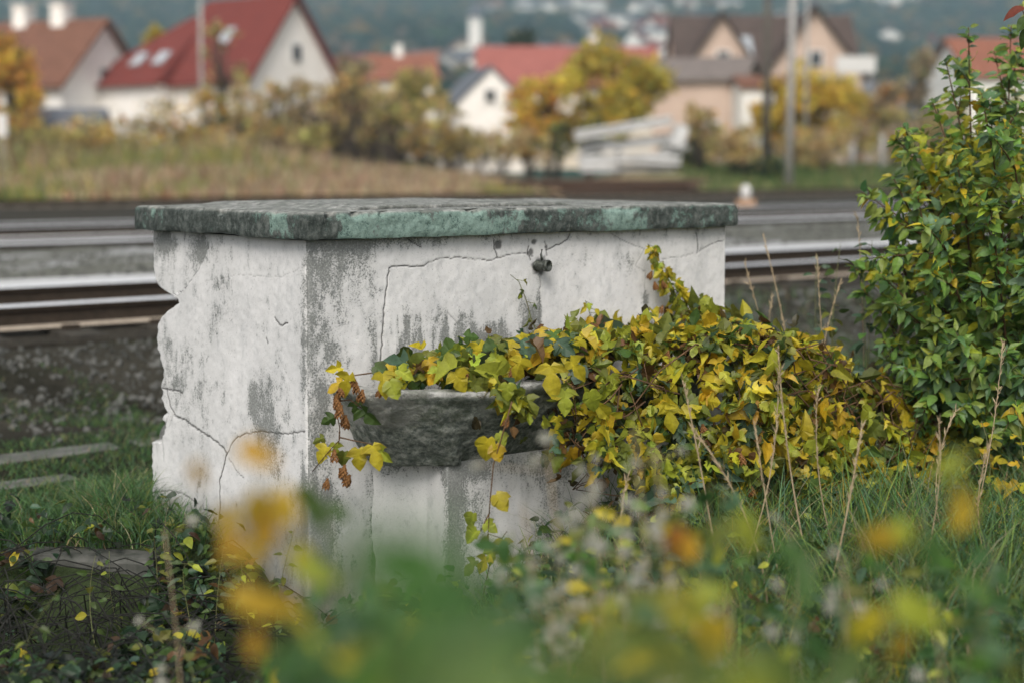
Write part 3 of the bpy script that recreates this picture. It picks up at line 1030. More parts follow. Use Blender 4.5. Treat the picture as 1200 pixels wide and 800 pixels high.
def build_cap():
    T = 0.100
    a0, a1, k0, k1 = -0.050, LEN + 0.028, -0.045, DEP + 0.045
    # ring of points round the slab, dense in front and at the left end
    def edge(p, q, n):
        w = np.linspace(0, 1, n + 1)[:-1]
        return np.array(p)[None] * (1 - w)[:, None] + np.array(q)[None] * w[:, None]
    n_left, n_front, n_o = 260, 460, 40
    ring = np.concatenate([edge((a0, k1), (a0, k0), n_left), edge((a0, k0), (a1, k0), n_front), edge((a1, k0), (a1, k1), n_o), edge((a1, k1), (a0, k1), n_o)])
    sign = np.concatenate([np.tile([[1, 0]], (n_left, 1)), np.tile([[0, 1]], (n_front, 1)), np.tile([[-1, 0]], (n_o, 1)), np.tile([[0, -1]], (n_o, 1))]).astype(float)
    ca, ck_ = (a0 + a1) / 2, (k0 + k1) / 2
    levels = [(0.10, 0.0)] + [(0.006 * (1 - i / 6) ** 2, i * 0.004) for i in range(1, 6)] + [(0.0, z) for z in np.linspace(0.024, T - 0.022, 16)]
    for w in np.linspace(0.15, 1, 7):
        th = w * math.pi / 2
        levels.append((0.02 * (1 - math.cos(th)), T - 0.02 + 0.02 * math.sin(th)))
    levels += [(0.02 + w, T + 0.006 * min(1, w / 0.3)) for w in np.concatenate([np.linspace(0.004, 0.12, 30), np.linspace(0.13, 0.60, 40)])]
    hw, hk = (a1 - a0) / 2, (k1 - k0) / 2
    Vs = []; tops = []
    for (ins, z) in levels:
        # shrink the rectangle by ins on every side
        fa = max(hw - ins, 0.0) / hw; fk = max(hk - ins, 0.0) / hk
        A = ca + (ring[:, 0] - ca) * fa; K = ck_ + (ring[:, 1] - ck_) * fk
        p = C0 + A[:, None] * U + K[:, None] * Vv
        Vs.append(np.concatenate([p, np.full((len(p), 1), WALL_H + z)], 1))
        tops.append(np.stack([A, K], 1))
    V = np.array(Vs); AK = np.array(tops)
    nL, W = V.shape[:2]
    P = V.reshape(-1, 3)
    # outward direction per ring point on the sides
    out = -(sign[:, :1] * U[None] + sign[:, 1:] * Vv[None])
    n = (fbm(P[:, 0] * 9, P[:, 1] * 9, P[:, 2] * 9, seed=71) - 0.5) * 0.018 + (fbm(P[:, 0] * 45, P[:, 1] * 45, P[:, 2] * 45, seed=72, octs=3) - 0.5) * 0.008
    n = n.reshape(nL, W)
    z = np.array([l[1] for l in levels]); ins = np.array([l[0] for l in levels])
    sidew = (ins < 0.03)[:, None] & (z > 0.001)[:, None]
    topw = sstep(T - 0.012, T + 0.0005, z)[:, None]
    V[:, :, :2] += np.where(sidew, n, 0)[..., None] * (1 - topw[..., None] * 0.6) * out[None]
    V[:, :, 2] += topw * n * 0.5
    # bottom edge is uneven
    low = sstep(0.03, 0.0, z)[:, None] * ((fbm(AK[..., 0] * 7, AK[..., 1] * 7, seed=73) - 0.5) * 0.02)
    V[:, :, 2] += low
    # chipped lower and upper arris
    chip = np.clip(fbm(P[:, 0] * 16, P[:, 1] * 16, P[:, 2] * 10, seed=79, octs=3).reshape(nL, W) - 0.56, 0, 1)
    ar = np.exp(-((z - 0.092) / 0.014) ** 2)[:, None] * 1.0
    V[:, :, :2] -= (np.where(ins < 0.03, 1, 0)[:, None] * ar * chip * 0.10)[..., None] * out[None]
    V[:, :, 2] -= np.where(z > 0.05, 1, -1)[:, None] * ar * chip * 0.05 * np.where(ins < 0.03, 1, 0)[:, None]
    # broken top layer: a step with a dark slit behind the front edge
    A, K = AK[..., 0], AK[..., 1]
    sl_k = 0.10 + 0.05 * (fbm(A * 3.0, A * 0, seed=75) - 0.5) * 2 + 0.02 * (fbm(A * 22, A * 0, seed=76) - .5)
    on = sstep(0.22, 0.32, A) * (1 - sstep(1.22, 1.32, A))
    V[:, :, 2] += topw * on * 0.012 * sstep(-0.004, 0.004, K - sl_k)
    crack = topw * on * np.exp(-((K - sl_k) / 0.006) ** 2)
    sl2 = 0.30 + 0.12 * (fbm(A * 2.0, A * 0, seed=77) - 0.5) * 2
    on2 = sstep(0.9, 1.0, A) * (1 - sstep(1.7, 1.8, A))
    crack = np.maximum(crack, topw * on2 * np.exp(-((K - sl2) / 0.008) ** 2))
    V[:, :, 2] -= crack * 0.012
    px, _ = project(V)
    pt = np.interp(px, [150, 190, 215, 240, 280, 310, 325, 350, 390, 410, 440, 480, 500, 560, 580, 640, 700, 725, 745, 770, 800, 862],
                   [0.35, 0.5, 0.2, 0.4, 0.25, 0.5, 0.62, 0.35, 0.4, 0.72, 0.62, 0.85, 0.65, 0.8, 0.5, 0.45, 0.42, 0.75, 0.55, 0.35, 0.4, 0.42])
    pt = pt + 0.2 * (fbm(A * 5, K * 5, V[..., 2] * 12, seed=78) - 0.5)
    F = []
    i = np.arange(nL - 1)[:, None]; j = np.arange(W)[None, :]; j2 = (j + 1) % W
    F = np.stack([(i * W + j).ravel(), (i * W + j2).ravel(), ((i + 1) * W + j2).ravel(), ((i + 1) * W + j).ravel()], 1)
    mesh_np('cap_slab', V.reshape(-1, 3), F, M['cap'], fountain, smooth=True,
            attrs={'paint': np.clip(pt, 0, 1), 'topface': np.broadcast_to(topw, A.shape).copy(), 'crack': np.clip(crack, 0, 1)}, origin=(C0[0], C0[1], WALL_H))


build_cap()


def resample(poly, n, rnd=0):
    P = np.array(poly, float)
    for _ in range(rnd):                       # corner cutting
        Q = [P[0]]
        for p, q in zip(P[:-1], P[1:]):
            Q += [p * 0.82 + q * 0.18, p * 0.18 + q * 0.82]
        Q.append(P[-1])
        P = np.array(Q)
    L = np.concatenate([[0], np.cumsum(np.linalg.norm(np.diff(P, axis=0), axis=1))])
    s = np.linspace(0, L[-1], n)
    return np.stack([np.interp(s, L, P[:, 0]), np.interp(s, L, P[:, 1])], 1)


RIM_Z, BOT_Z = 0.685, 0.385


def build_basin():
    n = 420
    rim = resample([(0.09, 0.0), (0.09, 0.25), (0.495, 0.540), (0.545, 0.545), (0.585, 0.43), (1.526, 0.43), (1.94, 0.22), (1.94, 0.0)], n, 0)
    bot = resample([(0.25, 0.0), (0.25, 0.117), (0.445, 0.260), (0.475, 0.262), (0.505, 0.225), (1.56, 0.225), (1.78, 0.117), (1.78, 0.0)], n, 0)
    inr = resample([(0.16, 0.0), (0.16, 0.22), (0.46, 0.44), (0.50, 0.44), (0.53, 0.36), (1.50, 0.36), (1.87, 0.19), (1.87, 0.0)], n, 1)
    inb = resample([(0.33, 0.0), (0.33, 0.12), (0.46, 0.2), (0.5, 0.2), (0.53, 0.18), (1.47, 0.18), (1.70, 0.12), (1.70, 0.0)], n, 1)
    rows = []
    cen = np.stack([np.linspace(0.5, 1.5, n), np.full(n, 0.06)], 1)
    for w in np.linspace(0.0, 1, 6)[:-1]:
        rows.append((cen * (1 - w) + bot * w, BOT_Z + 0.002))
    for w in np.linspace(0, 1, 34):
        g = w ** 0.85
        if w > 0.86: g = 0.86 ** 0.85 + (1 - 0.86 ** 0.85) * (1 - (1 - (w - 0.86) / 0.14) ** 2)
        rows.append((bot * (1 - g) + rim * g, BOT_Z + (RIM_Z - 0.008 - BOT_Z) * w))
    for w in np.linspace(0.06, 1, 8):
        rows.append((rim * (1 - w) + inr * w, RIM_Z - 0.004 * abs(2 * w - 1) ** 4))
    for w in np.linspace(0.05, 1, 12):
        rows.append((inr * (1 - w) + inb * w, RIM_Z - 0.17 * w))
    V = np.array([ab(r[:, 0], r[:, 1], z) for r, z in rows])
    nr = len(rows)
    P = V.reshape(-1, 3)
    nn = (fbm(P[:, 0] * 7, P[:, 1] * 7, P[:, 2] * 7, seed=81) - 0.5) * 0.055 + (fbm(P[:, 0] * 30, P[:, 1] * 30, P[:, 2] * 30, seed=82) - 0.5) * 0.022
    nn = nn.reshape(nr, n)
    tang = np.gradient(rim, axis=0); tang /= np.linalg.norm(tang, axis=1, keepdims=True)
    o2 = np.stack([-tang[:, 1], tang[:, 0]], 1)
    o2 *= np.where((o2[:, 1:] < 0) & (np.abs(o2[:, 1:]) > 0.3), -1, 1)
    w2 = o2[:, :1] * U[None] + o2[:, 1:] * NF[None]
    V[5:, :, :2] += nn[5:, :, None] * w2[None] * 0.8
    V[:, :, 2] += nn * 0.35
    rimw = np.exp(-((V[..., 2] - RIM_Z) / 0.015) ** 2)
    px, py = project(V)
    pale = 0.22 + 0.75 * rimw + 0.95 * np.exp(-((px - 455) / 36) ** 2 - ((py - 486) / 15) ** 2) + 0.3 * np.exp(-((px - 600) / 30) ** 2 - ((py - 455) / 8) ** 2)  # light on the upper left face and corner is painted as paler colour
    pale += 0.2 * sstep(500, 480, py) - 0.25 * sstep(498, 515, py)  # painted shade: lighter above, darker on the underside
    F = grid_mesh_idx(nr, n)[:, ::-1]
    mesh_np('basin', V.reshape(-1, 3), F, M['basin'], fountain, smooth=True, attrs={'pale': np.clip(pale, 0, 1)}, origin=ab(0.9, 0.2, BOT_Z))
    # litter lying in the basin
    V2 = ab(inb[:, 0] * 1.0, inb[:, 1], RIM_Z - 0.12)
    # plinth under the basin
    q = [(0.20, -0.02), (0.30, 0.015), (0.37, 0.06), (0.415, 0.13), (0.43, 0.245), (1.60, 0.245), (1.60, -0.02)]
    nz2 = 110
    zs = np.linspace(-0.4, BOT_Z + 0.01, nz2)
    ring = resample(q, 360)
    V = np.array([ab(ring[:, 0], ring[:, 1], z) for z in zs])
    P = V.reshape(-1, 3)
    low = ((fbm(P[:, 0] * 6, P[:, 1] * 6, P[:, 2] * 6, seed=91) - 0.5) * 0.02).reshape(nz2, 360)
    V[..., :2] += low[..., None] * NF
    px, py = project(V)
    st = 0.22 + 0.75 * np.exp(-((px - 532) / 12) ** 2) + 0.35 * np.exp(-((px - 556) / 20) ** 2) + 0.3 * np.exp(-((py - 545) / 18) ** 2)
    st += 0.3 * np.exp(-((px - 640) / 26) ** 2) + 0.35 * (fbm(px * 0.06, py * 0.015, seed=92) - 0.5)
    dirt = sstep(640, 700, py)
    zero = np.zeros_like(st)
    mesh_np('plinth', V.reshape(-1, 3), grid_mesh_idx(nz2, 360)[:, ::-1], M['plaster'], fountain, smooth=True,
            attrs={'stain': np.clip(st, 0, 1), 'crack': zero, 'dirt': dirt, 'bare': zero}, origin=ab(1.0, 0.3, 0))


build_basin()


def build_spout():
    a, z = front_px(630, 311)
    p = ab(a, -0.022, z)
    nf3 = np.array([NF[0], NF[1], 0.0])
    dn = np.array([NF[0] + 0.35 * U[0], NF[1] + 0.35 * U[1], 0.02]); dn /= np.linalg.norm(dn)
    mb = MB()
    mb.lathe([(0, 0.0), (0, 0.027), (0.016, 0.028), (0.022, 0.022), (0.022, 0.016), (0.045, 0.016)], p, nf3, 14)
    mb.lathe([(-0.026, 0.0), (-0.024, 0.014), (-0.018, 0.020), (0.006, 0.021), (0.014, 0.018)], p + nf3 * 0.050, dn, 14)
    o = mb.build('spout', M['iron'], fountain, smooth=True, origin=p)
    mb = MB()
    q = p + nf3 * 0.050 + dn * 0.012
    mb.lathe([(0, 0.017), (0.004, 0.023), (0.018, 0.024), (0.022, 0.023), (0.022, 0.017), (0.008, 0.016), (0.006, 0.0)], q, dn, 18)
    mb.build('pipe_mouth', M['iron'], o, smooth=True, origin=q)
    mb = MB()
    mb.tube([p + nf3 * 0.05 + np.array([0, 0, 0.02]), p + nf3 * 0.052 + np.array([-0.004, 0, 0.045]), p + nf3 * 0.040 + np.array([0.006, 0, 0.062])], [0.006, 0.005, 0.004], 6)
    mb.build('valve_stub', M['iron'], o, smooth=True, origin=p)


build_spout()

# ------------------------------------------------------------------ leaves
def half_to_leaf(half, spine_y, fold, curl, wave, seed):
    """half: outline (x>=0) from base to tip"""
    rng = np.random.default_rng(seed)
    right = [np.array(p, float) for p in half]
    left = [np.array((-p[0] * (0.9 + 0.2 * rng.random()), p[1] + 0.04 * rng.normal())) for p in half]
    left[0] = right[0].copy(); left[-1] = right[-1].copy()
    V = []; F = []
    base_i, tip_i = 0, 1
    V.append(right[0]); V.append(right[-1])
    sp = []
    for y in spine_y:
        sp.append(len(V)); V.append(np.array((0.0, y)))
    ri = []
    for p in right[1:-1]:
        ri.append(len(V)); V.append(p)
    li = []
    for p in left[1:-1]:
        li.append(len(V)); V.append(p)
    ys = [0.0] + list(spine_y)
    chain = [base_i] + sp + [tip_i]
    def stitch(idx, flip):
        side = [base_i] + idx + [tip_i]
        # greedy strip between the spine chain and the outline
        i = j = 0
        while i < len(chain) - 1 or j < len(side) - 1:
            if i == len(chain) - 1: adv = 'j'
            elif j == len(side) - 1: adv = 'i'
            else:
                adv = 'i' if V[chain[i + 1]][1] < V[side[j + 1]][1] - 0.02 and i + 1 < len(chain) - 1 else 'j'
            if adv == 'i':
                t = (chain[i], side[j], chain[i + 1]); i += 1
            else:
                t = (chain[i], side[j], side[j + 1]); j += 1
            if len(set(t)) == 3:
                F.append(t if not flip else t[::-1])
    stitch(ri, False); stitch(li, True)
    V = np.array(V)
    z = fold * np.abs(V[:, 0]) - curl * V[:, 1] ** 2 + wave * rng.normal(size=len(V)) * (np.abs(V[:, 0]) > 0.01)
    return np.concatenate([V, z[:, None]], 1), np.array(F)


HOP = [(0, 0.06), (0.14, -0.06), (0.30, 0.00), (0.46, 0.14), (0.60, 0.36), (0.42, 0.40), (0.24, 0.44), (0.36, 0.58), (0.30, 0.74), (0.17, 0.90), (0, 1.06)]
HOP3 = [(0, 0.06), (0.12, -0.06), (0.34, 0.00), (0.56, 0.24), (0.38, 0.27), (0.15, 0.34), (0.23, 0.46), (0.31, 0.62), (0.20, 0.84), (0, 1.10)]
HOP2 = [(0, 0.05), (0.16, -0.04), (0.36, 0.08), (0.50, 0.30), (0.50, 0.44), (0.38, 0.52), (0.36, 0.64), (0.24, 0.84), (0, 1.02)]
OVATE = [(0, 0), (0.14, 0.07), (0.25, 0.22), (0.28, 0.38), (0.24, 0.58), (0.14, 0.80), (0, 1.0)]
LANCE = [(0, 0), (0.11, 0.08), (0.19, 0.28), (0.17, 0.5), (0.10, 0.75), (0, 1.0)]
T_HOP = [half_to_leaf((HOP3, HOP, HOP3, HOP2)[k % 4], (0.3, 0.5, 0.78), (0.5, -0.35, 0.8, 0.15, -0.7, 0.35, -0.15, 1.1)[k], (0.1, 0.25, 0.45, 0.15, 0.6, 0.35, 0.2, 0.7)[k], 0.045, k) for k in range(8)]
T_OV = [half_to_leaf(OVATE, (0.25, 0.5, 0.75), 0.5 - 0.15 * k, 0.1 + 0.12 * k, 0.015, 20 + k) for k in range(5)]
T_LA = [half_to_leaf(LANCE, (0.3, 0.6), 0.4 - 0.1 * k, 0.15 + 0.12 * k, 0.01, 40 + k) for k in range(4)]


def frames(d, n):
    """d along the leaf, n its face normal (made perpendicular)"""
    d = d / np.linalg.norm(d, axis=1, keepdims=True)
    s = np.cross(d, n)
    s /= np.maximum(np.linalg.norm(s, axis=1, keepdims=True), 1e-6)
    n2 = np.cross(s, d)
    return np.stack([s, d, n2], 2)


def pick(rng, n, palette, jit=0.15):
    """palette: list of (weight, rgb)"""
    w = np.array([p[0] for p in palette], float); w /= w.sum()
    c = np.array([p[1] for p in palette])[rng.choice(len(palette), n, p=w)]
    c = c * np.exp(rng.normal(size=(n, 1)) * jit) * np.exp(rng.normal(size=(n, 3)) * jit * 0.35)
    return np.clip(c, 0.005, 0.9)


YEL = (0.48, 0.40, 0.03); GOLD = (0.52, 0.36, 0.022); LIME = (0.32, 0.36, 0.04); OLIVE = (0.15, 0.175, 0.03)
GREEN = (0.065, 0.115, 0.025); DGREEN = (0.035, 0.075, 0.032); BLUEG = (0.07, 0.13, 0.075); BROWN = (0.13, 0.07, 0.025)


def leaves_obj(name, T, pos, d, n, size, col, parent=None, mat=None, rng=None, origin=None):
    rng = rng or RNG
    which = rng.integers(0, len(T), len(pos))
    V, F, C = instance(T, which, np.asarray(pos, float), frames(d, n), np.asarray(size, float), col, veins=True)
    return mesh_np(name, V, F, mat or M['leaf'], parent, col=C, origin=origin)


def cone_mesh(name, parent, pos, size, rng, first=[None]):
    if first[0] is None:
        mb = MB()
        for r_ in range(5):
            h = r_ / 5.0
            rad = 0.42 * math.sin(math.pi * (0.2 + 0.72 * (1 - h)))
            for k in range(6):
                w = 2 * math.pi * (k / 6 + r_ * 0.083)
                c, s = math.cos(w), math.sin(w)
                z0 = -h * 0.95
                mb.add([(c * rad * .4 - s * .16, s * rad * .4 + c * .16, z0), (c * rad * .4 + s * .16, s * rad * .4 - c * .16, z0),
                        (c * rad * 1.15 + s * .10, s * rad * 1.15 - c * .10, z0 - .20), (c * rad, s * rad, z0 - .36), (c * rad * 1.15 - s * .10, s * rad * 1.15 + c * .10, z0 - .20)],
                       [(0, 1, 2, 3, 4)])
        first[0] = mb.build(name, M['cone'], None)
        me = first[0].data
        bpy.data.objects.remove(first[0])
        first[0] = me
    o = bpy.data.objects.new(name, first[0])
    o.location = tuple(float(v) for v in pos)
    o.scale = (size, size, size * 1.25)
    o.rotation_euler = (rng.normal() * 0.3, rng.normal() * 0.3, rng.random() * 6)
    link(o, parent)
    return o


def ztop(a):
    return np.interp(a, [0.15, .3, .6, .9, 1.1, 1.4, 1.7, 1.9, 2.1, 2.5, 2.8, 3.05, 3.3], [.70, .71, .73, .77, .82, .86, .85, .80, .70, .57, .36, .2, .05])


def build_main_vine():
    rng = np.random.default_rng(11)
    o = thing('hop_vine', 'yellowing hop vine heaped over the basin, sprawling down to the grass on its right', 'vine', ab(1.9, 0.7, 0))
    pos = []; nor = []; wgt = []
    n = 6800
    a = rng.uniform(0.42, 3.15, n)
    a = np.where(rng.random(n) < 0.35, rng.uniform(1.0, 2.7, n), np.where(rng.random(n) < 0.2, rng.uniform(2.4, 3.4, n), a))
    s = rng.random(n) ** 0.8                      # 0 on the top, 1 at the foot of the front
    zt = ztop(a) + 0.05 * (fbm(a * 4, a * 0, seed=111) - 0.5) * 2
    front_b = np.interp(a, [0.4, 0.56, 0.64, 0.8, 1.0, 1.4, 2.2, 3.2], [0.46, 0.50, 0.46, 0.52, 0.62, 0.76, 0.80, 0.72])
    back_b = np.where(a < LEN, 0.06, -0.15 - 0.15 * (a - LEN))
    drop_lim = np.interp(a, [0.45, 0.62, 0.8, 1.05, 1.35, 3.2], [0.0, 0.30, 0.50, 0.74, 0.95, 1.0])   # how far down it hangs
    topf = 0.42
    on_top = s < topf
    b = np.where(on_top, back_b + (front_b - 0.12 - back_b) * (s / topf), front_b - 0.12 + 0.14 * np.sin(np.clip((s - topf) / (1 - topf), 0, 1) * math.pi / 2) + 0.12 * np.clip((s - topf) / (1 - topf), 0, 1))
    q = np.clip((s - topf) / (1 - topf), 0, 1)
    z = np.where(on_top, zt - 0.05 * np.abs(s / topf - 0.3), zt - 0.03 - (zt - 0.02) * drop_lim * q ** 1.1)
    bump_ = (fbm(a * 5, z * 5, seed=112) - 0.5) * 0.36
    b = b + np.where(on_top, 0, bump_)
    z = z + np.where(on_top, bump_ * 0.35, 0) + rng.normal(size=n) * 0.012
    b = b + rng.normal(size=n) * 0.03
    # the clump is thin in places
    keep = fbm(a * 6 + 3, (z + b) * 6, seed=113) > 0.45 + 0.02 * (a < 1.0)
    a, b, z, q, on_top = a[keep], b[keep], z[keep], q[keep], on_top[keep]
    n = len(a)
    P = ab(a, b, z)
    P[:, 2] = np.maximum(P[:, 2], gz(P[:, 0], P[:, 1]) + 0.03)
    nf3 = np.array([NF[0], NF[1], 0.0])
    camd = -P.copy(); camd[:, 2] = 0.6; camd /= np.linalg.norm(camd, axis=1, keepdims=True)
    no = np.where(on_top[:, None], np.array([0, 0, 1.0]) + 0.5 * nf3, 0.8 * nf3 + np.array([0, 0, 0.45])) + rng.normal(size=(n, 3)) * 0.75
    d = rng.normal(size=(n, 3)) * 0.8 + np.where(on_top[:, None], nf3 * 0.4 + np.array([0, 0, -0.15]), np.array([0, 0, -0.95]) + nf3 * 0.25)
    size = (0.032 + 0.062 * rng.random(n) ** 1.3) * (1 - 0.3 * (rng.random(n) < 0.35))
    px, py = project(P)
    yellow = fbm(px * 0.016, py * 0.02, seed=114) + 0.22 * sstep(760, 960, px) - 0.32 * sstep(450, 580, py) + 0.10
    pal_y = pick(rng, n, [(4, YEL), (1.6, GOLD), (3.2, LIME), (1.8, OLIVE), (.5, BROWN), (.6, GREEN)])
    pal_g = pick(rng, n, [(1.2, YEL), (2.6, LIME), (3, OLIVE), (2.2, GREEN), (1.8, BLUEG), (.3, BROWN)])
    col = np.where((yellow + 0.18 * rng.normal(size=n) > 0.52)[:, None], pal_y, pal_g)
    leaves_obj('leaves', T_HOP, P, d, no, size, col, o, rng=rng, origin=ab(1.9, 0.7, 0))
    # withered, curled small leaves deeper inside
    m = 1700
    idx = rng.integers(0, n, m)
    P2 = P[idx] - nf3 * rng.uniform(0.03, 0.14, (m, 1)) + rng.normal(size=(m, 3)) * 0.035
    P2[:, 2] = np.maximum(P2[:, 2] - 0.02, gz(P2[:, 0], P2[:, 1]) + 0.02)
    leaves_obj('withered_leaves', T_HOP[3:], P2, rng.normal(size=(m, 3)) + np.array([0, 0, -.6]), rng.normal(size=(m, 3)), rng.uniform(0.025, 0.06, m),
               pick(rng, m, [(3, BROWN), (2, OLIVE), (2, (0.06, 0.05, 0.02)), (1, DGREEN)]), o, rng=rng, origin=ab(1.9, 0.7, 0))
    mb = MB()
    for k in range(50):
        a0 = rng.uniform(0.9, 3.0)
        pts = []
        aa, q0 = a0, rng.uniform(-0.5, 0.2)
        da = rng.normal() * 0.10
        for i in range(9):
            q1 = np.clip(q0 + i * 0.13, 0, 1)
            lim = np.interp(aa, [0.45, 0.62, 0.8, 1.05, 1.35, 3.2], [0.0, 0.30, 0.50, 0.74, 0.95, 1.0])
            zz = ztop(aa) - 0.07 - (ztop(aa) - 0.03) * lim * q1
            bb = np.interp(aa, [0.4, 1.0, 1.4, 2.2, 3.2], [0.40, 0.58, 0.68, 0.74, 0.70]) + 0.10 * q1 - (0.3 * (q0 + i * .13 < 0) * abs(q0 + i * .13))
            p = ab(aa, bb, zz) + rng.normal(size=3) * 0.02
            p[2] = max(p[2], gz(p[0], p[1]) + 0.01)
            pts.append(p)
            aa = max(aa + da + rng.normal() * 0.03, 0.78)
        mb.tube(pts, np.linspace(0.0035, 0.0016, 9), 5)
    mb.build('stems', M['stem'], o, smooth=True, origin=ab(1.9, 0.7, 0))
    for k in range(16):
        i = rng.integers(0, n)
        if P[i, 2] < 0.3: continue
        cone_mesh('hop_cone', o, P[i] + nf3 * 0.02 + np.array([0, 0, -0.01]), rng.uniform(0.024, 0.036), rng)


build_main_vine()


def climber(name, label, path, leaf_px, off=0.02, size=(0.04, 0.065), pal=None, cones=(), seed=0, group=None, dens=1.0, rooted=None):
    """a shoot on the front wall: path in photo pixels on the wall plane moved out by off"""
    rng = np.random.default_rng(seed)
    pts = []
    for (px, py) in path:
        a, z = front_px(px, py, off)
        pts.append(ab(a, off, z))
    base = pts[0]
    o = thing(name, label, 'vine', base, group)
    mb = MB()
    mb.tube(pts, np.linspace(0.003, 0.0012, len(pts)), 5)
    L = []; D = []; Nn = []
    pal = pal or [(3, YEL), (2.5, LIME), (1, OLIVE), (.8, GOLD), (.8, GREEN)]
    nf3 = np.array([NF[0], NF[1], 0.0]); u3 = np.array([U[0], U[1], 0.0])
    P = np.array(pts)
    seg = np.linalg.norm(np.diff(P, axis=0), axis=1); cum = np.concatenate([[0], np.cumsum(seg)])
    n = int(cum[-1] / 0.022 * dens)
    for i in range(n):
        s = cum[-1] * (i + rng.random()) / n
        p = np.array([np.interp(s, cum, P[:, k]) for k in range(3)])
        f = s / cum[-1]
        sd = rng.choice([-1, 1])
        d = u3 * sd * rng.uniform(0.3, 1) + np.array([0, 0, rng.uniform(-0.9, 0.1)]) + nf3 * rng.uniform(0, 0.5)
        st = d / np.linalg.norm(d) * rng.uniform(0.015, 0.04) * (1.3 - f) * (1 + 1.6 * (1 - f) * (dens > 3))
        q = p + st + nf3 * rng.uniform(0.0, 0.03)
        mb.tube([p, q], 0.0012, 4)
        L.append(q); D.append(d + np.array([0, 0, -0.5])); Nn.append(nf3 + rng.normal(size=3) * 0.4 + np.array([0, 0, 0.3]))
    sz = rng.uniform(size[0], size[1], n) * np.linspace(1.1, 0.55, n)
    leaves_obj('leaves', T_HOP, np.array(L), np.array(D), np.array(Nn), sz, pick(rng, n, pal), o, rng=rng, origin=base)
    mb.build('stem', M['green_stem'], o, origin=base)
    for (px, py) in cones:
        a, z = front_px(px, py, off + 0.03)
        cone_mesh('hop_cone', o, ab(a, off + 0.03, z), 0.028, rng)
    return o


climber('hop_shoot', 'tallest yellow hop shoot climbing the right of the white wall almost to the cap',
        [(850, 402), (836, 385), (822, 366), (806, 352), (792, 344), (780, 330), (772, 312), (766, 298), (759, 286)], None, 0.05, (0.05, 0.075), None,
        [(767, 330), (776, 329), (777, 358), (764, 318)], 1, 'hop shoots on the fountain wall', 4.2)
climber('hop_shoot', 'short yellow green hop shoot leaning against the middle of the wall right of the spout',
        [(728, 402), (712, 392), (700, 382), (692, 370), (686, 352)], None, 0.05, (0.045, 0.065), None, [], 2, 'hop shoots on the fountain wall', 1.6)
climber('hop_shoot', 'small pale hop sprig on the wall just below and left of the spout',
        [(640, 402), (630, 392), (622, 372), (616, 350), (608, 330), (598, 322)], None, 0.03, (0.03, 0.045),
        [(2, LIME), (2, OLIVE), (2, GREEN)], [], 3, 'hop shoots on the fountain wall', 0.55)


def px_vine(name, label, leaf_list, stem_paths, cones, seed, origin_px, grp=None):
    """leaf_list: (px, py, Y, size, colour, droop angle)"""
    rng = np.random.default_rng(seed)
    base = at(*origin_px)
    o = thing(name, label, 'vine', base, grp)
    P = []; D = []; Nn = []; S = []; Cc = []
    for (px, py, Y, size, c, ang) in leaf_list:
        P.append(at(px, py, Y))
        w = R(ang)
        D.append(np.array([math.sin(w), -0.25, -math.cos(w)]))
        Nn.append(np.array([0.0, -1.0, 0.35]) + rng.normal(size=3) * 0.3)
        S.append(size); Cc.append(c)
    col = np.array(Cc) * np.exp(rng.normal(size=(len(Cc), 1)) * 0.12)
    leaves_obj('leaves', T_HOP, np.array(P), np.array(D), np.array(Nn), np.array(S), col, o, rng=rng, origin=base)
    mb = MB()
    for path in stem_paths:
        pts = [at(*p) for p in path]
        mb.tube(pts, np.linspace(0.003, 0.0015, len(pts)), 5)
    mb.build('stem', M['stem'], o, smooth=True, origin=base)
    for (px, py, Y, s) in cones:
        cone_mesh('hop_cone', o, at(px, py, Y), s, rng)
    return o


px_vine('hop_vine', 'hop tendril with brown cones and yellow leaves hanging at the left tip of the basin',
        [(410, 438, 4.78, .075, YEL, -20), (402, 446, 4.80, .06, GOLD, -60), (448, 436, 4.76, .085, YEL, 10), (456, 445, 4.74, .07, LIME, 25), (438, 428, 4.8, .06, GREEN, 60),
         (424, 478, 4.80, .075, GREEN, 40), (414, 470, 4.82, .05, GREEN, 10), (392, 488, 4.9, .05, GREEN, -60), (388, 484, 4.95, .04, DGREEN, -30),
         (384, 522, 4.82, .065, YEL, -35), (392, 518, 4.80, .05, LIME, 0), (420, 524, 4.76, .075, YEL, 5), (436, 520, 4.75, .085, YEL, 20), (444, 524, 4.77, .06, LIME, 35),
         (404, 528, 4.8, .05, OLIVE, -10), (400, 430, 4.85, .05, YEL, -80), (466, 432, 4.85, .06, LIME, 60), (380, 512, 4.85, .04, OLIVE, -70)],
        [[(470, 440, 4.9), (440, 436, 4.82), (412, 440, 4.8), (398, 455, 4.79), (394, 480, 4.79), (398, 500, 4.8), (398, 515, 4.79), (384, 530, 4.8), (366, 552, 4.82)],
         [(398, 512, 4.79), (415, 516, 4.78), (436, 520, 4.76)], [(394, 470, 4.79), (410, 468, 4.8), (424, 478, 4.8)], [(398, 505, 4.8), (397, 520, 4.8)]],
        [(398, 452, 4.78, .03), (394, 464, 4.78, .034), (400, 474, 4.77, .036), (405, 486, 4.78, .034), (396, 458, 4.8, .03), (406, 490, 4.79, .03), (425, 456, 4.77, .034), (414, 440, 4.77, .03), (418, 448, 4.77, .03),
         (446, 454, 4.76, .026), (392, 526, 4.79, .034), (404, 544, 4.78, .036), (410, 556, 4.77, .036), (398, 548, 4.8, .03), (384, 560, 4.82, .03)],
        31, (430, 470, 4.85))
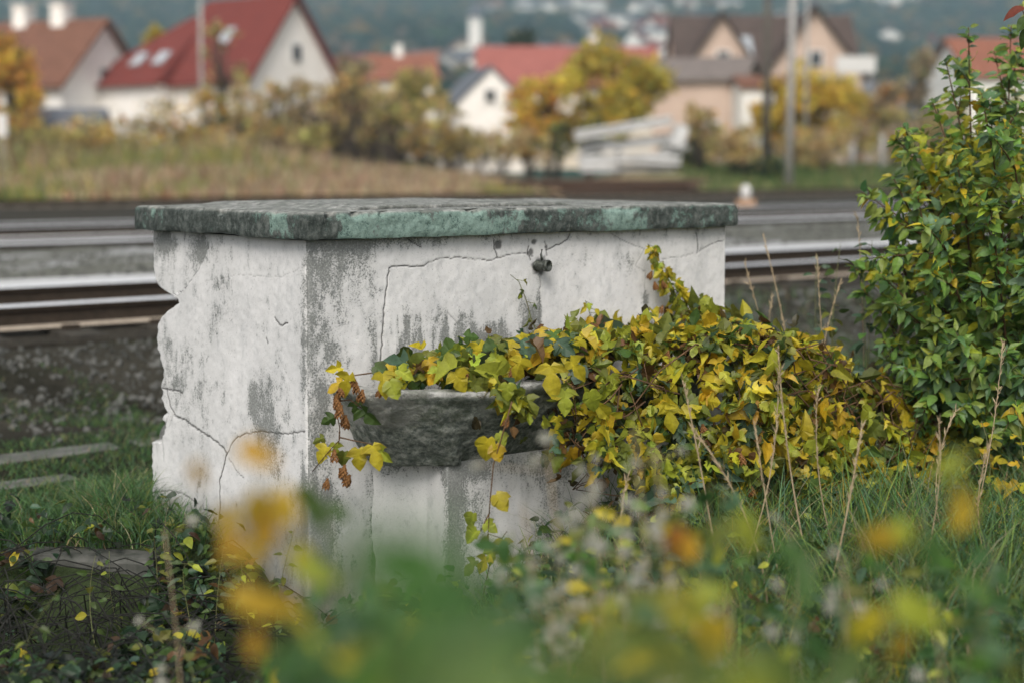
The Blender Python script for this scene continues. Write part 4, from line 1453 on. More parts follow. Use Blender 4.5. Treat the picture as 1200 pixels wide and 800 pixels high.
px_vine('hop_vine', 'small hop spray with yellow oval leaves hanging below the basin in front of the plinth',
        [(580, 578, 4.6, .07, YEL, 40), (590, 630, 4.6, .065, YEL, 5), (578, 640, 4.62, .06, LIME, 0), (560, 620, 4.64, .055, LIME, -50), (568, 612, 4.63, .05, LIME, 60), (570, 650, 4.62, .06, YEL, -20),
         (558, 655, 4.63, .06, OLIVE, -40), (572, 512, 4.66, .075, YEL, -10), (580, 520, 4.64, .06, GOLD, 15), (584, 506, 4.66, .05, LIME, 30), (600, 500, 4.66, .04, BROWN, 20), (555, 600, 4.66, .05, LIME, -20)],
        [[(600, 470, 4.62), (590, 505, 4.63), (578, 545, 4.64), (574, 590, 4.63), (572, 625, 4.62), (588, 630, 4.6), (594, 622, 4.6)], [(574, 600, 4.63), (560, 628, 4.64)], [(572, 625, 4.62), (574, 660, 4.63), (566, 700, 4.62)]],
        [(596, 488, 4.64, .028)], 32, (600, 470, 4.62))


def rim_leaves():
    """the creeping part along the left half of the rim"""
    rng = np.random.default_rng(36)
    base = ab(0.55, 0.45, RIM_Z)
    o = thing('hop_vine', 'creeping hop strand of yellow and blue green leaves along the left basin rim', 'vine', base)
    pts = [at(x, y, Y) for x, y, Y in ((470, 445, 5.05), (495, 440, 5.0), (520, 438, 4.98), (550, 430, 5.0), (585, 426, 5.02), (625, 420, 5.05), (660, 412, 5.15), (700, 405, 5.25))]
    P = []; D = []; Nn = []; S = []
    Q = np.array(pts)
    n = 130
    for i in range(n):
        s = rng.random() * (len(Q) - 1)
        k = min(int(s), len(Q) - 2)
        p = Q[k] + (Q[k + 1] - Q[k]) * (s - k)
        d = np.array([rng.normal() * 0.8, -0.4 - 0.3 * rng.random(), -0.9 + 0.6 * rng.normal()])
        P.append(p + np.array([rng.normal() * 0.03, 0.02 + rng.normal() * 0.06, rng.uniform(0.01, 0.085)]))
        D.append(d); Nn.append(np.array([0, -0.8, 0.7]) + rng.normal(size=3) * 0.4); S.append(rng.uniform(0.045, 0.085))
    for (x, y, Y, s, w) in ((645, 440, 4.78, .11, 5), (662, 470, 4.8, .085, 0), (690, 472, 4.85, .07, 20), (612, 432, 4.85, .08, -20), (668, 436, 4.82, .08, 40), (595, 462, 4.75, .06, 0), (532, 448, 4.85, .08, 30)):
        P.append(at(x, y - 14, Y)); D.append(np.array([math.sin(R(w)), -.2, -math.cos(R(w))])); Nn.append(np.array([0, -1, .4])); S.append(s)
    P = np.array(P)
    col = pick(rng, len(P), [(3, YEL), (1.6, GOLD), (2, LIME), (1.2, OLIVE), (1.3, GREEN), (2.2, BLUEG), (.5, BROWN)])
    col[-7:] = np.array([YEL, LIME, LIME, YEL, YEL, LIME, YEL])
    leaves_obj('leaves', T_HOP, P, np.array(D), np.array(Nn), np.array(S), col, o, rng=rng, origin=base)
    mb = MB()
    for k in range(3):
        mb.tube([p + rng.normal(size=3) * 0.03 + np.array([0, 0.05, 0.01]) for p in pts], np.linspace(0.003, 0.002, len(pts)), 5)
    mb.build('stem', M['stem'], o, smooth=True, origin=base)
    for (x, y, Y) in ((540, 432, 4.9), (538, 440, 4.88), (600, 430, 4.9)):
        cone_mesh('hop_cone', o, at(x, y, Y), 0.03, rng)


rim_leaves()


# ------------------------------------------------------------------ shrub on the right
def build_shrub(name, label, base, tips, seed, leaf_size, pal, T, spread=0.25, per=26, twig=9, mat_stem='stem', group=None, paired=True, cat='shrub'):
    rng = np.random.default_rng(seed)
    o = thing(name, label, cat, base, group)
    mb = MB()
    P = []; D = []; Nn = []; S = []
    base = np.asarray(base, float)
    def shoot(p0, p1, r0, nl, bow, lsz):
        p0 = np.asarray(p0); p1 = np.asarray(p1)
        L = np.linalg.norm(p1 - p0)
        b = rng.normal(size=3) * bow * L; b[2] = abs(b[2])
        pts = [p0 + (p1 - p0) * w + b * 4 * w * (1 - w) * 0.5 for w in np.linspace(0, 1, 8)]
        mb.tube(pts, np.linspace(r0, max(r0 * 0.25, 0.001), 8), 5)
        Q = np.array(pts)
        for i in range(nl):
            w = 0.22 + 0.80 * ((i + rng.random() * 0.5) / nl) ** 0.65
            s = min(w, 0.999) * 7; k = int(s)
            p = Q[k] + (Q[k + 1] - Q[k]) * (s - k)
            ax = Q[k + 1] - Q[k]; ax /= np.linalg.norm(ax)
            phi = rng.random() * 6.28
            for sd in ((1, -1) if paired else (1,)):
                sv = np.cross(ax, np.array([math.cos(phi), math.sin(phi), 0.3])); sv /= np.linalg.norm(sv) + 1e-6
                d = sv * sd + ax * 0.55 + np.array([0, 0, -0.35])
                P.append(p + sv * sd * 0.008); D.append(d)
                Nn.append(np.array([0, -0.6, 0.8]) + rng.normal(size=3) * 0.45)
                S.append(lsz * rng.uniform(0.7, 1.15) * (1.1 - 0.35 * w ** 4))
        ax = Q[-1] - Q[-2]; ax /= np.linalg.norm(ax)
        for j in range(7):                      # the tuft at the tip of a shoot
            ph = j * 2.4
            d = np.array([math.cos(ph), math.sin(ph), 0.0]) * 0.8 + ax * rng.uniform(0.2, 1.0)
            P.append(Q[-1] - ax * rng.uniform(0, 0.07)); D.append(d)
            Nn.append(np.array([0, -0.7, 0.7]) + rng.normal(size=3) * 0.4); S.append(lsz * rng.uniform(0.55, 0.9))
        return Q
    for tip in tips:
        tip = np.asarray(tip, float)
        Q = shoot(base + np.append(rng.normal(size=2) * 0.10, 0), tip, 0.010, per, 0.08, leaf_size)
        for k in range(twig):
            i = rng.integers(2, 7)
            L = rng.uniform(0.12, 0.34)
            dirv = (Q[i] - Q[i - 1]); dirv = dirv / np.linalg.norm(dirv) + rng.normal(size=3) * 0.75
            shoot(Q[i], Q[i] + dirv / np.linalg.norm(dirv) * L, 0.004, int(3 + L * 22), 0.06, leaf_size * 0.9)
    P = np.array(P); n = len(P)
    col = pal(P, rng) if callable(pal) else pick(rng, n, pal)
    leaves_obj('leaves', T, P, np.array(D), np.array(Nn), np.array(S), col, o, rng=rng, origin=base)
    mb.build('stems', M[mat_stem], o, smooth=True, origin=base)
    return o


def shrub_pal(P, rng):
    px, py = project(P)
    n = len(P)
    g = pick(rng, n, [(4, (0.13, 0.235, 0.045)), (2, (0.085, 0.17, 0.055)), (1.4, (0.12, 0.20, 0.10)), (3, (0.20, 0.27, 0.05)), (.6, LIME)])
    y = pick(rng, n, [(3, YEL), (3, LIME), (2, GREEN), (1, GOLD)])
    f = np.exp(-((px - 1110) / 70) ** 2 - ((py - 230) / 110) ** 2) * 0.35 + 0.16 * (fbm(px * 0.02, py * 0.02, seed=9) - 0.5)
    return np.where((rng.random(n) < np.clip(f, 0.02, 1))[:, None], y, g)


sb = at(1190, 520, 6.3); sb[2] = float(gz(sb[0], sb[1]))
tips = [at(*p) for p in ((1135, 32, 6.0), (1108, 70, 6.1), (1165, 60, 6.3), (1092, 118, 6.0), (1078, 150, 6.2), (1060, 150, 6.0), (1045, 205, 5.9), (1075, 225, 5.8), (1185, 30, 6.2), (1220, 0, 6.5), (1260, 20, 6.3),
                         (1150, 110, 5.7), (1120, 180, 5.6), (1180, 150, 5.6), (1215, 90, 5.7), (1240, 180, 5.6), (1100, 260, 5.6), (1160, 240, 5.5), (1210, 250, 5.5), (1300, 120, 6.2), (1330, 260, 6.0),
                         (1050, 290, 5.9), (1030, 320, 5.8), (1090, 330, 5.6), (1150, 330, 5.5), (1210, 340, 5.5), (1120, 390, 5.5), (1180, 410, 5.5), (1250, 380, 5.6), (1140, 200, 6.6), (1190, 100, 6.8), (1230, 300, 6.6),
                         (1200, 440, 5.5), (1160, 450, 5.6), (1095, 420, 5.7), (1012, 340, 6.0), (1035, 400, 5.8), (1060, 430, 5.7))]
build_shrub('leafy_shrub', 'tall green shrub with small pointed leaves at the right edge of the view', sb, tips, 41, 0.072, shrub_pal, T_LA + T_OV, per=30, twig=8)
# hop growing through it
def build_shrub_hop():
    rng = np.random.default_rng(43)
    base = sb + np.array([-0.25, -0.25, 0.0])
    o = thing('hop_vine', 'yellow hop leaves climbing through the middle of the tall green shrub', 'vine', base)
    P = []
    for (px, py, r, k) in ((1095, 210, 30, 30), (1120, 170, 28, 34), (1150, 200, 34, 44), (1105, 265, 28, 36), (1150, 150, 30, 34), (1180, 190, 26, 26), (1075, 300, 26, 30), (1125, 290, 34, 40), (1170, 260, 30, 30),
                           (1060, 330, 22, 18), (1110, 340, 30, 22), (1165, 320, 26, 18), (1195, 330, 20, 12), (1090, 170, 16, 10)):
        for i in range(int(k * 0.75)):
            P.append(at(px + 14 + rng.normal() * r * 0.8, py + rng.normal() * r * 0.8, 5.72 + rng.random() * 0.5))
    P = np.array(P); n = len(P)
    leaves_obj('leaves', T_HOP, P, rng.normal(size=(n, 3)) * 0.5 + np.array([0, -.2, -.8]), np.array([0, -.8, .6]) + rng.normal(size=(n, 3)) * 0.4,
               rng.uniform(0.035, 0.065, n), pick(rng, n, [(4, (0.36, 0.33, 0.03)), (3, LIME), (.6, GOLD), (1.5, OLIVE)]), o, rng=rng, origin=base)
    mb = MB()
    for k in range(7):
        t = P[rng.integers(0, n)]
        mb.tube([base * (1 - w) + t * w + rng.normal(size=3) * 0.03 for w in np.linspace(0, 1, 8)], np.linspace(0.004, 0.002, 8), 5)
    mb.build('stems', M['stem'], o, smooth=True, origin=base)


build_shrub_hop()

# red leaved twig tip at the upper right corner
def build_red_twig():
    rng = np.random.default_rng(44)
    base = at(1260, 130, 5.4)
    o = thing('reddish_twig', 'twig with one dark red leaf reaching in at the upper right corner', 'twig', base)
    pts = [base, at(1235, 80, 5.35), at(1210, 40, 5.3), at(1198, 12, 5.3)]
    mb = MB(); mb.tube(pts, [0.005, 0.004, 0.003, 0.002], 5); mb.build('stem', M['stem'], o, smooth=True, origin=base)
    P = [at(1199, 8, 5.3), at(1203, 20, 5.3), at(1206, 32, 5.3), at(1200, 10, 5.32), at(1212, 36, 5.3)]
    D = [(-1, -.1, -.35), (-.6, -.2, -.9), (-.5, 0, -1), (.5, 0, .6), (.6, 0, -.4)]
    leaves_obj('leaves', T_OV, np.array(P), np.array(D, float), np.tile([[0, -.6, .8]], (5, 1)), np.array([.08, .07, .08, .07, .07]),
               np.array([(.20, .05, .03), GREEN, GREEN, LIME, GREEN]), o, rng=rng, origin=base)


build_red_twig()


# young leafy shoots standing before the shrub
def stem_plant(name, label, px, py, Y, top_px, top_py, nleaf, lsize, pal, seed, T=None, group=None, mat='green_stem', cat='plant', r=0.003, spreadY=0.1):
    rng = np.random.default_rng(seed)
    b = at(px, py, Y); b[2] = float(gz(b[0], b[1])) - 0.01
    top = at(top_px, top_py, Y + spreadY * rng.normal())
    o = thing(name, label, cat, b, group)
    bow = rng.normal(size=3) * 0.05
    pts = np.array([b + (top - b) * w + bow * 4 * w * (1 - w) for w in np.linspace(0, 1, 9)])
    mb = MB(); mb.tube(pts, np.linspace(r, r * 0.4, 9), 5)
    P = []; D = []; S = []
    for i in range(nleaf):
        w = 0.3 + 0.7 * (i + 0.5) / nleaf
        s = min(w * 8, 7.99); k = int(s)
        p = pts[k] + (pts[k + 1] - pts[k]) * (s - k)
        ph = i * 2.4 + rng.random()
        d = np.array([math.cos(ph), math.sin(ph) * 0.7 - 0.2, 0.25 - 0.5 * rng.random()])
        q = p + d * lsize * 0.3
        mb.tube([p, q], r * 0.4, 4)
        P.append(q); D.append(d); S.append(lsize * rng.uniform(0.7, 1.2) * (1.1 - 0.4 * w))
    n = len(P)
    mb.build('stem', M[mat], o, smooth=True, origin=b)
    leaves_obj('leaves', T or T_OV, np.array(P), np.array(D), np.array([0, -.5, 1.0]) + rng.normal(size=(n, 3)) * 0.35, np.array(S), pick(rng, n, pal), o, rng=rng, origin=b)
    return o


GP = [(3, GREEN), (2, BLUEG), (1, OLIVE)]
for i, (px, py, Y, tx, ty) in enumerate(((985, 470, 6.4, 958, 298), (1000, 470, 6.3, 985, 285), (1015, 470, 6.2, 1022, 282), (1030, 470, 6.1, 1012, 320), (1045, 480, 6.1, 1060, 300), (1010, 480, 6.0, 978, 345))):
    stem_plant('leafy_shoot', 'slender green leafy shoot standing in a row left of the tall shrub', px, py, Y, tx, ty, 20, 0.075, GP + [(0.4, YEL)], 300 + i, group='leafy shoots beside the tall shrub')
YG = [(3, GOLD), (2, YEL)]
stem_plant('yellow_sprig', 'thin sprig with bright yellow leaves standing behind the heap, left of the tall shrub', 985, 470, 5.7, 972, 372, 8, 0.06, YG, 320, T_HOP)
stem_plant('yellow_sprig', 'low yellow sprig growing among grass under the tall shrub by the right edge', 1185, 540, 5.3, 1190, 468, 16, 0.06, YG + [(1, LIME)], 321, T_HOP)
stem_plant('yellow_sprig', 'low yellow green sprig in the grass to the right of the heap', 1130, 545, 5.3, 1150, 492, 18, 0.06, YG + [(3, LIME)], 322, T_HOP)


# ------------------------------------------------------------------ grass and undergrowth
def blades(P, h, lean, width, col, rng, seg=4):
    n = len(P)
    ph = rng.random(n) * 2 * math.pi
    dirv = np.stack([np.cos(ph), np.sin(ph)], 1)
    ws = rng.random(n) * 2 * math.pi
    side = np.stack([np.cos(ws), np.sin(ws), np.zeros(n)], 1)
    V = np.zeros((n, 2 * seg + 1, 3))
    for i in range(seg + 1):
        t = i / seg
        c = P.copy()
        c[:, :2] += dirv * (lean * h * t ** 1.8)[:, None]
        c[:, 2] += h * (t - 0.35 * lean * t ** 2.5)
        if i < seg:
            wv = side * (width * (1 - t * 0.75))[:, None] * 0.5
            V[:, 2 * i] = c - wv; V[:, 2 * i + 1] = c + wv
        else:
            V[:, 2 * seg] = c
    q = np.array([[2 * i, 2 * i + 1, 2 * i + 3, 2 * i + 2] for i in range(seg - 1)])
    tri = np.array([[2 * seg - 2, 2 * seg - 1, 2 * seg]])
    off = (np.arange(n) * (2 * seg + 1))[:, None, None]
    return V.reshape(-1, 3), [(q[None] + off).reshape(-1, 4), (tri[None] + off).reshape(-1, 3)], np.repeat(col, 2 * seg + 1, 0)


def inside_fountain(x, y, m=0.02):
    dx = x - C0[0]; dy = y - C0[1]
    A = np.array([[U[0], Vv[0]], [U[1], Vv[1]]]); I = np.linalg.inv(A)
    a = I[0, 0] * dx + I[0, 1] * dy; k = I[1, 0] * dx + I[1, 1] * dy
    return (a > -m) & (a < LEN + m) & (k > -0.33) & (k < DEP + m)


def grass_obj(name, n, region, hfun, pal, seed, width=(0.003, 0.007), lean=(0.2, 0.9)):
    rng = np.random.default_rng(seed)
    x, y = region(rng, n)
    k = ~inside_fountain(x, y)
    x, y = x[k], y[k]
    P = np.stack([x, y, gz(x, y) - 0.01], 1)
    h = hfun(x, y, rng)
    k = h > 0.015
    P, h = P[k], h[k]
    n = len(P)
    col = pick(rng, n, pal, 0.2)
    V, F, C = blades(P, h, rng.uniform(lean[0], lean[1], n), rng.uniform(width[0], width[1], n), col, rng)
    o = mesh_np(name, V, F, M['grass'], col=C)
    tag(o, kind='stuff')
    return o


G1 = (0.085, 0.175, 0.045); G2 = (0.085, 0.165, 0.08); G3 = (0.16, 0.235, 0.05); STRAW = (0.30, 0.25, 0.15)


def reg_right(rng, n):
    y = rng.uniform(2.7, 8.2, n)
    px = rng.uniform(560, 1330, n)
    return (px - 600) / F_PX * y, y


def h_right(x, y, rng):
    px = 600 + x / y * F_PX
    base = np.interp(y, [2.7, 3.6, 4.6, 5.4, 6.5, 8.2], [0.30, 0.36, 0.42, 0.36, 0.22, 0.10])
    base = base * np.interp(px, [560, 700, 800, 1000, 1300], [0.55, 0.8, 1.0, 1.0, 1.1])
    return base * rng.uniform(0.45, 1.25, len(x)) * (0.55 + 0.9 * fbm(x * 2.2, y * 2.2, seed=131))


grass_obj('meadow_grass', 32000, reg_right, h_right, [(3, G1), (3, G2), (2.4, G3), (.6, STRAW), (.4, (0.25, 0.2, .04))], 61, (0.004, 0.009))


def reg_left(rng, n):
    y = rng.uniform(5.35, 8.6, n)
    px = rng.uniform(-160, 330, n)
    return (px - 600) / F_PX * y, y


def h_left(x, y, rng):
    f = fbm(x * 1.6, y * 1.6, seed=132)
    d = TN[0] * x + TN[1] * y
    onslab = ((np.abs(d - 7.2) < 0.13) | (np.abs(d - 6.62) < 0.1))
    px = 600 + x / y * F_PX
    tuft = np.exp(-((px - 130) / 60) ** 2 - ((y - 5.75) / 0.35) ** 2)
    h = np.interp(d, [5.0, 5.9, 6.5, 7.4, 8.3, 9], [0.14, 0.12, 0.07, 0.06, 0.05, 0.02]) * (0.4 + 1.2 * f) + 0.16 * tuft
    h = h * rng.uniform(0.4, 1.2, len(x))
    return np.where(onslab & (rng.random(len(x)) < 0.55), 0.0, np.where((d > 7.6) & (f < 0.45), 0, np.where(d > 7.6, np.maximum(h, 0.07 * rng.random(len(x))), h)))


grass_obj('short_grass', 30000, reg_left, h_left, [(4, (0.065, 0.145, 0.04)), (3, (0.06, 0.125, 0.055)), (1.6, (0.14, 0.18, 0.045)), (.4, STRAW)], 62, (0.003, 0.007), (0.3, 1.2))


def reg_back(rng, n):
    d = rng.uniform(6.0, 9.2, n); t = rng.uniform(5.5, 13, n)
    P = d[:, None] * TN + t[:, None] * U
    return P[:, 0], P[:, 1]


grass_obj('trackside_grass', 9000, reg_back, lambda x, y, rng: 0.16 * rng.uniform(0.3, 1.2, len(x)) * sstep(0.4, 0.6, fbm(x * 1.3, y * 1.3, seed=133)),
          [(3, G1), (3, G2), (1, STRAW)], 63)


def build_undergrowth():
    """low leafy weeds between the grass, in front of the fountain: one uncountable mass"""
    rng = np.random.default_rng(71)
    y = np.concatenate([rng.uniform(2.9, 5.6, 5600), rng.uniform(4.2, 5.25, 1700), rng.uniform(3.0, 5.3, 3600)])
    px = np.concatenate([rng.uniform(-120, 1330, 5600), rng.uniform(170, 760, 1700), rng.uniform(-120, 240, 3600)])
    n = len(y)
    x = (px - 600) / F_PX * y
    k = ~inside_fountain(x, y, 0.05)
    x, y, px = x[k], y[k], px[k]
    hmax = np.interp(px, [-100, 100, 260, 420, 600, 900, 1300], [0.17, 0.20, 0.22, 0.26, 0.36, 0.32, 0.28]) * np.interp(y, [2.9, 4, 5.6], [1.1, 1, 0.75])
    dens = fbm(x * 2.5, y * 2.5, seed=134)
    k = dens > 0.43
    x, y, px, hmax, dens = x[k], y[k], px[k], hmax[k], dens[k]
    n = len(x)
    z = gz(x, y) + hmax * rng.random(n) ** 0.7 * (0.4 + dens)
    P = np.stack([x, y, z], 1)
    d = rng.normal(size=(n, 3)); d[:, 2] = -0.2 + 0.3 * rng.normal(size=n)
    g = pick(rng, n, [(3, DGREEN), (3, GREEN), (1.5, BLUEG), (1, OLIVE), (.5, LIME), (.25, YEL), (.4, BROWN)])
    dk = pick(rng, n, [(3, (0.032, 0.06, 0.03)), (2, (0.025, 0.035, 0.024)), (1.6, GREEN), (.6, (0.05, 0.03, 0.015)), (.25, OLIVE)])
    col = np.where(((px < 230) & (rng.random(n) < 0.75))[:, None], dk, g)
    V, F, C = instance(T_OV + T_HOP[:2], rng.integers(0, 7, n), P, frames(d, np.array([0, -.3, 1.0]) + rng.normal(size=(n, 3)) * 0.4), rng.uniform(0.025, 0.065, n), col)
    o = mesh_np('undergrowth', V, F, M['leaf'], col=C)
    tag(o, kind='stuff')


build_undergrowth()


def build_tangle():
    """dark dead stems matted together in the lower left"""
    rng = np.random.default_rng(73)
    mb = MB()
    for k in range(420):
        px = rng.uniform(-120, 330); y = rng.uniform(3.3, 5.2)
        x = (px - 600) / F_PX * y
        z0 = float(gz(x, y))
        L = rng.uniform(0.25, 0.7); ph = rng.random() * 6.28
        h = rng.uniform(0.02, 0.24)
        pts = []
        for i in range(7):
            t = i / 6
            pts.append((x + math.cos(ph + 0.6 * t) * L * t, y + math.sin(ph + 0.6 * t) * L * t * 0.6, z0 + 0.01 + h * 4 * t * (1 - t) + 0.03 * rng.random()))
        if any(inside_fountain(np.array([p[0]]), np.array([p[1]]), 0.0)[0] for p in pts): continue
        mb.tube(pts, np.linspace(0.0032, 0.0015, 7), 4, cap=False)
    o = mb.build('dead_stems', M['dead_stem'])
    tag(o, kind='stuff')


build_tangle()


def dry_stalk(px, py, Y, tx, ty, thick, seed, label, head=0.4, bend=0.0):
    rng = np.random.default_rng(seed)
    b = at(px, py, Y); b[2] = float(gz(b[0], b[1])) - 0.01
    top = at(tx, ty, Y + rng.normal() * 0.05)
    if bend:
        pass
    o = thing('dry_grass_stalk', label, 'grass stalk', b, 'dry grass stalks around the fountain')
    bw = np.array([rng.normal() * 0.02 + bend, 0, 0])
    pts = np.array([b + (top - b) * w + bw * 4 * w * (1 - w) for w in np.linspace(0, 1, 10)])
    mb = MB(); mb.tube(pts, np.linspace(thick, thick * 0.5, 10), 5); mb.build('stalk', M['dry_stem'], o, smooth=True, origin=b)
    # spike of seeds
    mb = MB()
    for i in range(46):
        w = 1 - head * rng.random() ** 1.2
        s = min(w * 9, 8.99); k = int(s)
        p = pts[k] + (pts[k + 1] - pts[k]) * (s - k)
        ax = pts[k + 1] - pts[k]; ax /= np.linalg.norm(ax)
        d = ax * 0.9 + rng.normal(size=3) * 0.28
        L = 0.020 + 0.014 * rng.random()
        sv = np.cross(d, rng.normal(size=3)); sv /= np.linalg.norm(sv); sv *= 0.0022
        mb.add([p, p + d * L * 0.5 + sv, p + d * L, p + d * L * 0.5 - sv], [(0, 1, 2, 3)])
    mb.build('seed_head', M['dry_stem'], o, origin=b)


LB = 'dry straw coloured grass stalk standing up out of the weeds on the right'
ST = [(962, 590, 4.6, 912, 412), (1000, 600, 4.7, 958, 460), (850, 600, 4.6, 912, 440), 
      (1060, 440, 6.0, 1085, 335), (1068, 455, 6.0, 1150, 350), (930, 430, 6.1, 872, 306), (950, 430, 6.2, 895, 278), (945, 425, 6.3, 905, 345), (990, 430, 6.0, 958, 305),
      (975, 430, 6.1, 985, 330), (1012, 430, 6.2, 1005, 255), (1040, 440, 6.0, 1055, 380), (900, 640, 4.4, 815, 505), (770, 640, 4.4, 735, 560), (1060, 640, 4.5, 1100, 490), (960, 640, 4.4, 1010, 500),
      (1125, 560, 5.0, 1175, 400), (1140, 600, 4.8, 1120, 480), (850, 610, 4.6, 800, 445), (1180, 620, 4.7, 1160, 520), (925, 610, 4.5, 885, 500)]
for i, (px, py, Y, tx, ty) in enumerate(ST):
    lab = LB
    if Y > 5.9: lab = 'thin pale grass stalk rising between the heap of vines and the tall shrub'
    dry_stalk(px, py, Y, tx, ty, 0.0028 if i % 3 else 0.0038, 400 + i, lab, 0.38, (0.02 + 0.05 * ((i * 7) % 5) / 4) * (-1) ** i)


# ------------------------------------------------------------------ out of focus plants near the camera
def near_plant(name, label, stem, leaves, seed, T=None, k_size=1.0, r=0.0025, mat='green_stem', cat='plant', group=None):
    """stem: list of (px,py,Y); leaves: (px,py,Y,size,colour,angle)"""
    rng = np.random.default_rng(seed)
    pts = [at(*p) for p in stem]
    b = pts[0].copy(); g = float(gz(b[0], b[1]))
    foot = np.array([b[0] + 0.02, b[1] + 0.03, g])
    o = thing(name, label, cat, foot, group)
    mb = MB(); allp = [foot] + pts
    mb.tube(allp, np.linspace(r * 1.3, r * 0.6, len(allp)), 6)
    P = []; D = []; Nn = []; S = []; Cc = []
    for (px, py, Y, s, c, ang) in leaves:
        p = at(px, py, Y)
        near = min(allp[1:], key=lambda q: np.linalg.norm(q - p))
        if np.linalg.norm(near - p) > 0.004:
            mb.tube([near, (near + p) / 2 + np.array([0, 0, 0.004]), p], r * 0.45, 4)
        w = R(ang)
        P.append(p); D.append(np.array([math.sin(w), -0.2 + 0.3 * rng.normal(), -math.cos(w)])); Nn.append(np.array([0, -1, 0.5]) + rng.normal(size=3) * 0.3)
        S.append(s * k_size); Cc.append(c)
    mb.build('stem', M[mat], o, smooth=True, origin=foot)
    leaves_obj('leaves', T or T_OV, np.array(P), np.array(D), np.array(Nn), np.array(S), np.array(Cc) * np.exp(rng.normal(size=(len(Cc), 1)) * 0.1), o, rng=rng, origin=foot)
    return o


AMB = (0.52, 0.35, 0.035); AMB2 = (0.50, 0.29, 0.03); RUSTY = (0.30, 0.12, 0.02)
near_plant('yellow_sapling', 'blurred sapling twig with amber yellow leaves in front of the left corner of the fountain',
           [(330, 830, 1.55), (322, 760, 1.52), (315, 690, 1.5), (308, 620, 1.5), (312, 570, 1.5), (300, 520, 1.5)],
           [(280, 520, 1.5, .040, AMB2, 70), (296, 575, 1.5, .045, AMB, 10), (312, 580, 1.52, .048, AMB2, 0), (328, 570, 1.5, .036, AMB, 20), (318, 602, 1.5, .036, AMB2, -10), (270, 590, 1.55, .035, AMB, -10),
            (290, 690, 1.48, .05, AMB, 70), (268, 690, 1.48, .044, AMB, 60), (305, 630, 1.5, .034, AMB, -30), (276, 620, 1.5, .03, AMB2, -15), (345, 640, 1.5, .04, YEL, 30), (350, 655, 1.45, .036, LIME, 60),
            (228, 540, 1.6, .026, AMB2, 10), (300, 735, 1.5, .03, AMB2, 0), (330, 700, 1.5, .03, YEL, 50)], 501, r=0.0016, k_size=1.3)
near_plant('green_weed', 'heavily blurred big green leaf close to the lens at the bottom centre',
           [(640, 860, 0.62), (560, 780, 0.60), (490, 730, 0.58), (430, 690, 0.57)],
           [(395, 665, .57, .058, (0.06, 0.16, 0.03), 105), (380, 640, .58, .045, (0.07, 0.17, 0.03), 75), (440, 690, .56, .05, (0.06, 0.15, 0.03), 100), (470, 735, .55, .06, (0.05, 0.13, 0.035), 85), (520, 790, .52, .06, (0.10, 0.17, 0.03), 80), (420, 800, .52, .05, (0.09, 0.16, 0.03), 80),
            (620, 800, .55, .05, (0.08, 0.17, 0.03), 70), (560, 720, .6, .03, (0.06, .14, .05), 90)], 502, r=0.0013)
near_plant('green_weed', 'blurred upright weed with yellow green leaves near the bottom right, below the heap',
           [(880, 860, 1.7), (870, 760, 1.7), (860, 690, 1.7), (866, 620, 1.7)],
           [(866, 600, 1.7, .040, LIME, 20), (850, 610, 1.7, .032, OLIVE, -30), (905, 640, 1.6, .045, (0.06, 0.14, 0.03), 60), (930, 640, 1.6, .05, (0.06, 0.13, 0.03), 10), (845, 720, 1.7, .04, GOLD, -20), (830, 700, 1.7, .035, LIME, -60), (880, 770, 1.6, .04, GREEN, 80)],
           503, r=0.0018, k_size=1.5)
near_plant('orange_leaf_weed', 'blurred stalk with one orange brown leaf below the heap, right of the plinth',
           [(800, 860, 1.9), (798, 760, 1.9), (796, 700, 1.9), (794, 640, 1.9)],
           [(792, 615, 1.9, .045, RUSTY, 0), (804, 622, 1.9, .04, AMB2, 10), (784, 690, 1.9, .035, OLIVE, -50), (815, 730, 1.9, .04, AMB, 40), (770, 760, 1.9, .04, GREEN, -70)], 504, r=0.0018, k_size=1.2)
near_plant('yellow_sapling', 'blurred arching sprig with yellow and green leaves at the lower right',
           [(1020, 860, 1.6), (1040, 740, 1.6), (1062, 660, 1.6), (1090, 610, 1.6), (1125, 575, 1.6)],
           [(1120, 570, 1.6, .032, GOLD, 30), (1132, 585, 1.6, .03, GOLD, -20), (1065, 610, 1.6, .04, LIME, -40), (1050, 625, 1.6, .036, AMB, -70), (1085, 625, 1.6, .04, (0.06, 0.14, 0.03), 20), (1100, 560, 1.6, .03, LIME, 160), (1045, 700, 1.6, .05, LIME, 60),
            (1030, 710, 1.6, .045, YEL, -30), (1060, 740, 1.6, .035, AMB, 0), (1010, 760, 1.6, .05, GREEN, -60)], 505, r=0.0018, k_size=1.4)
near_plant('green_weed', 'heavily blurred yellow green leaves along the bottom edge, right of the centre',
           [(900, 900, 0.8), (860, 830, 0.8), (820, 800, 0.8)],
           [(800, 790, .8, .05, GREEN, 80), (850, 800, .8, .04, LIME, 70), (900, 790, .8, .04, (0.12, 0.18, 0.03), 60), (740, 770, .85, .045, OLIVE, 90), (770, 820, .8, .05, OLIVE, 90), (680, 720, .9, .03, OLIVE, 60)], 506, r=0.0012, k_size=1.3)
near_plant('green_weed', 'blurred dark green leaves at the bottom, below the single orange leaf',
           [(700, 900, 1.1), (720, 800, 1.1), (735, 740, 1.1)],
           [(740, 735, 1.1, .045, (0.05, .12, .03), 60), (715, 760, 1.1, .04, OLIVE, -60), (760, 770, 1.1, .04, GREEN, 80), (700, 700, 1.15, .03, AMB2, -20), (780, 700, 1.1, .03, YEL, 70)], 507, r=0.0015)
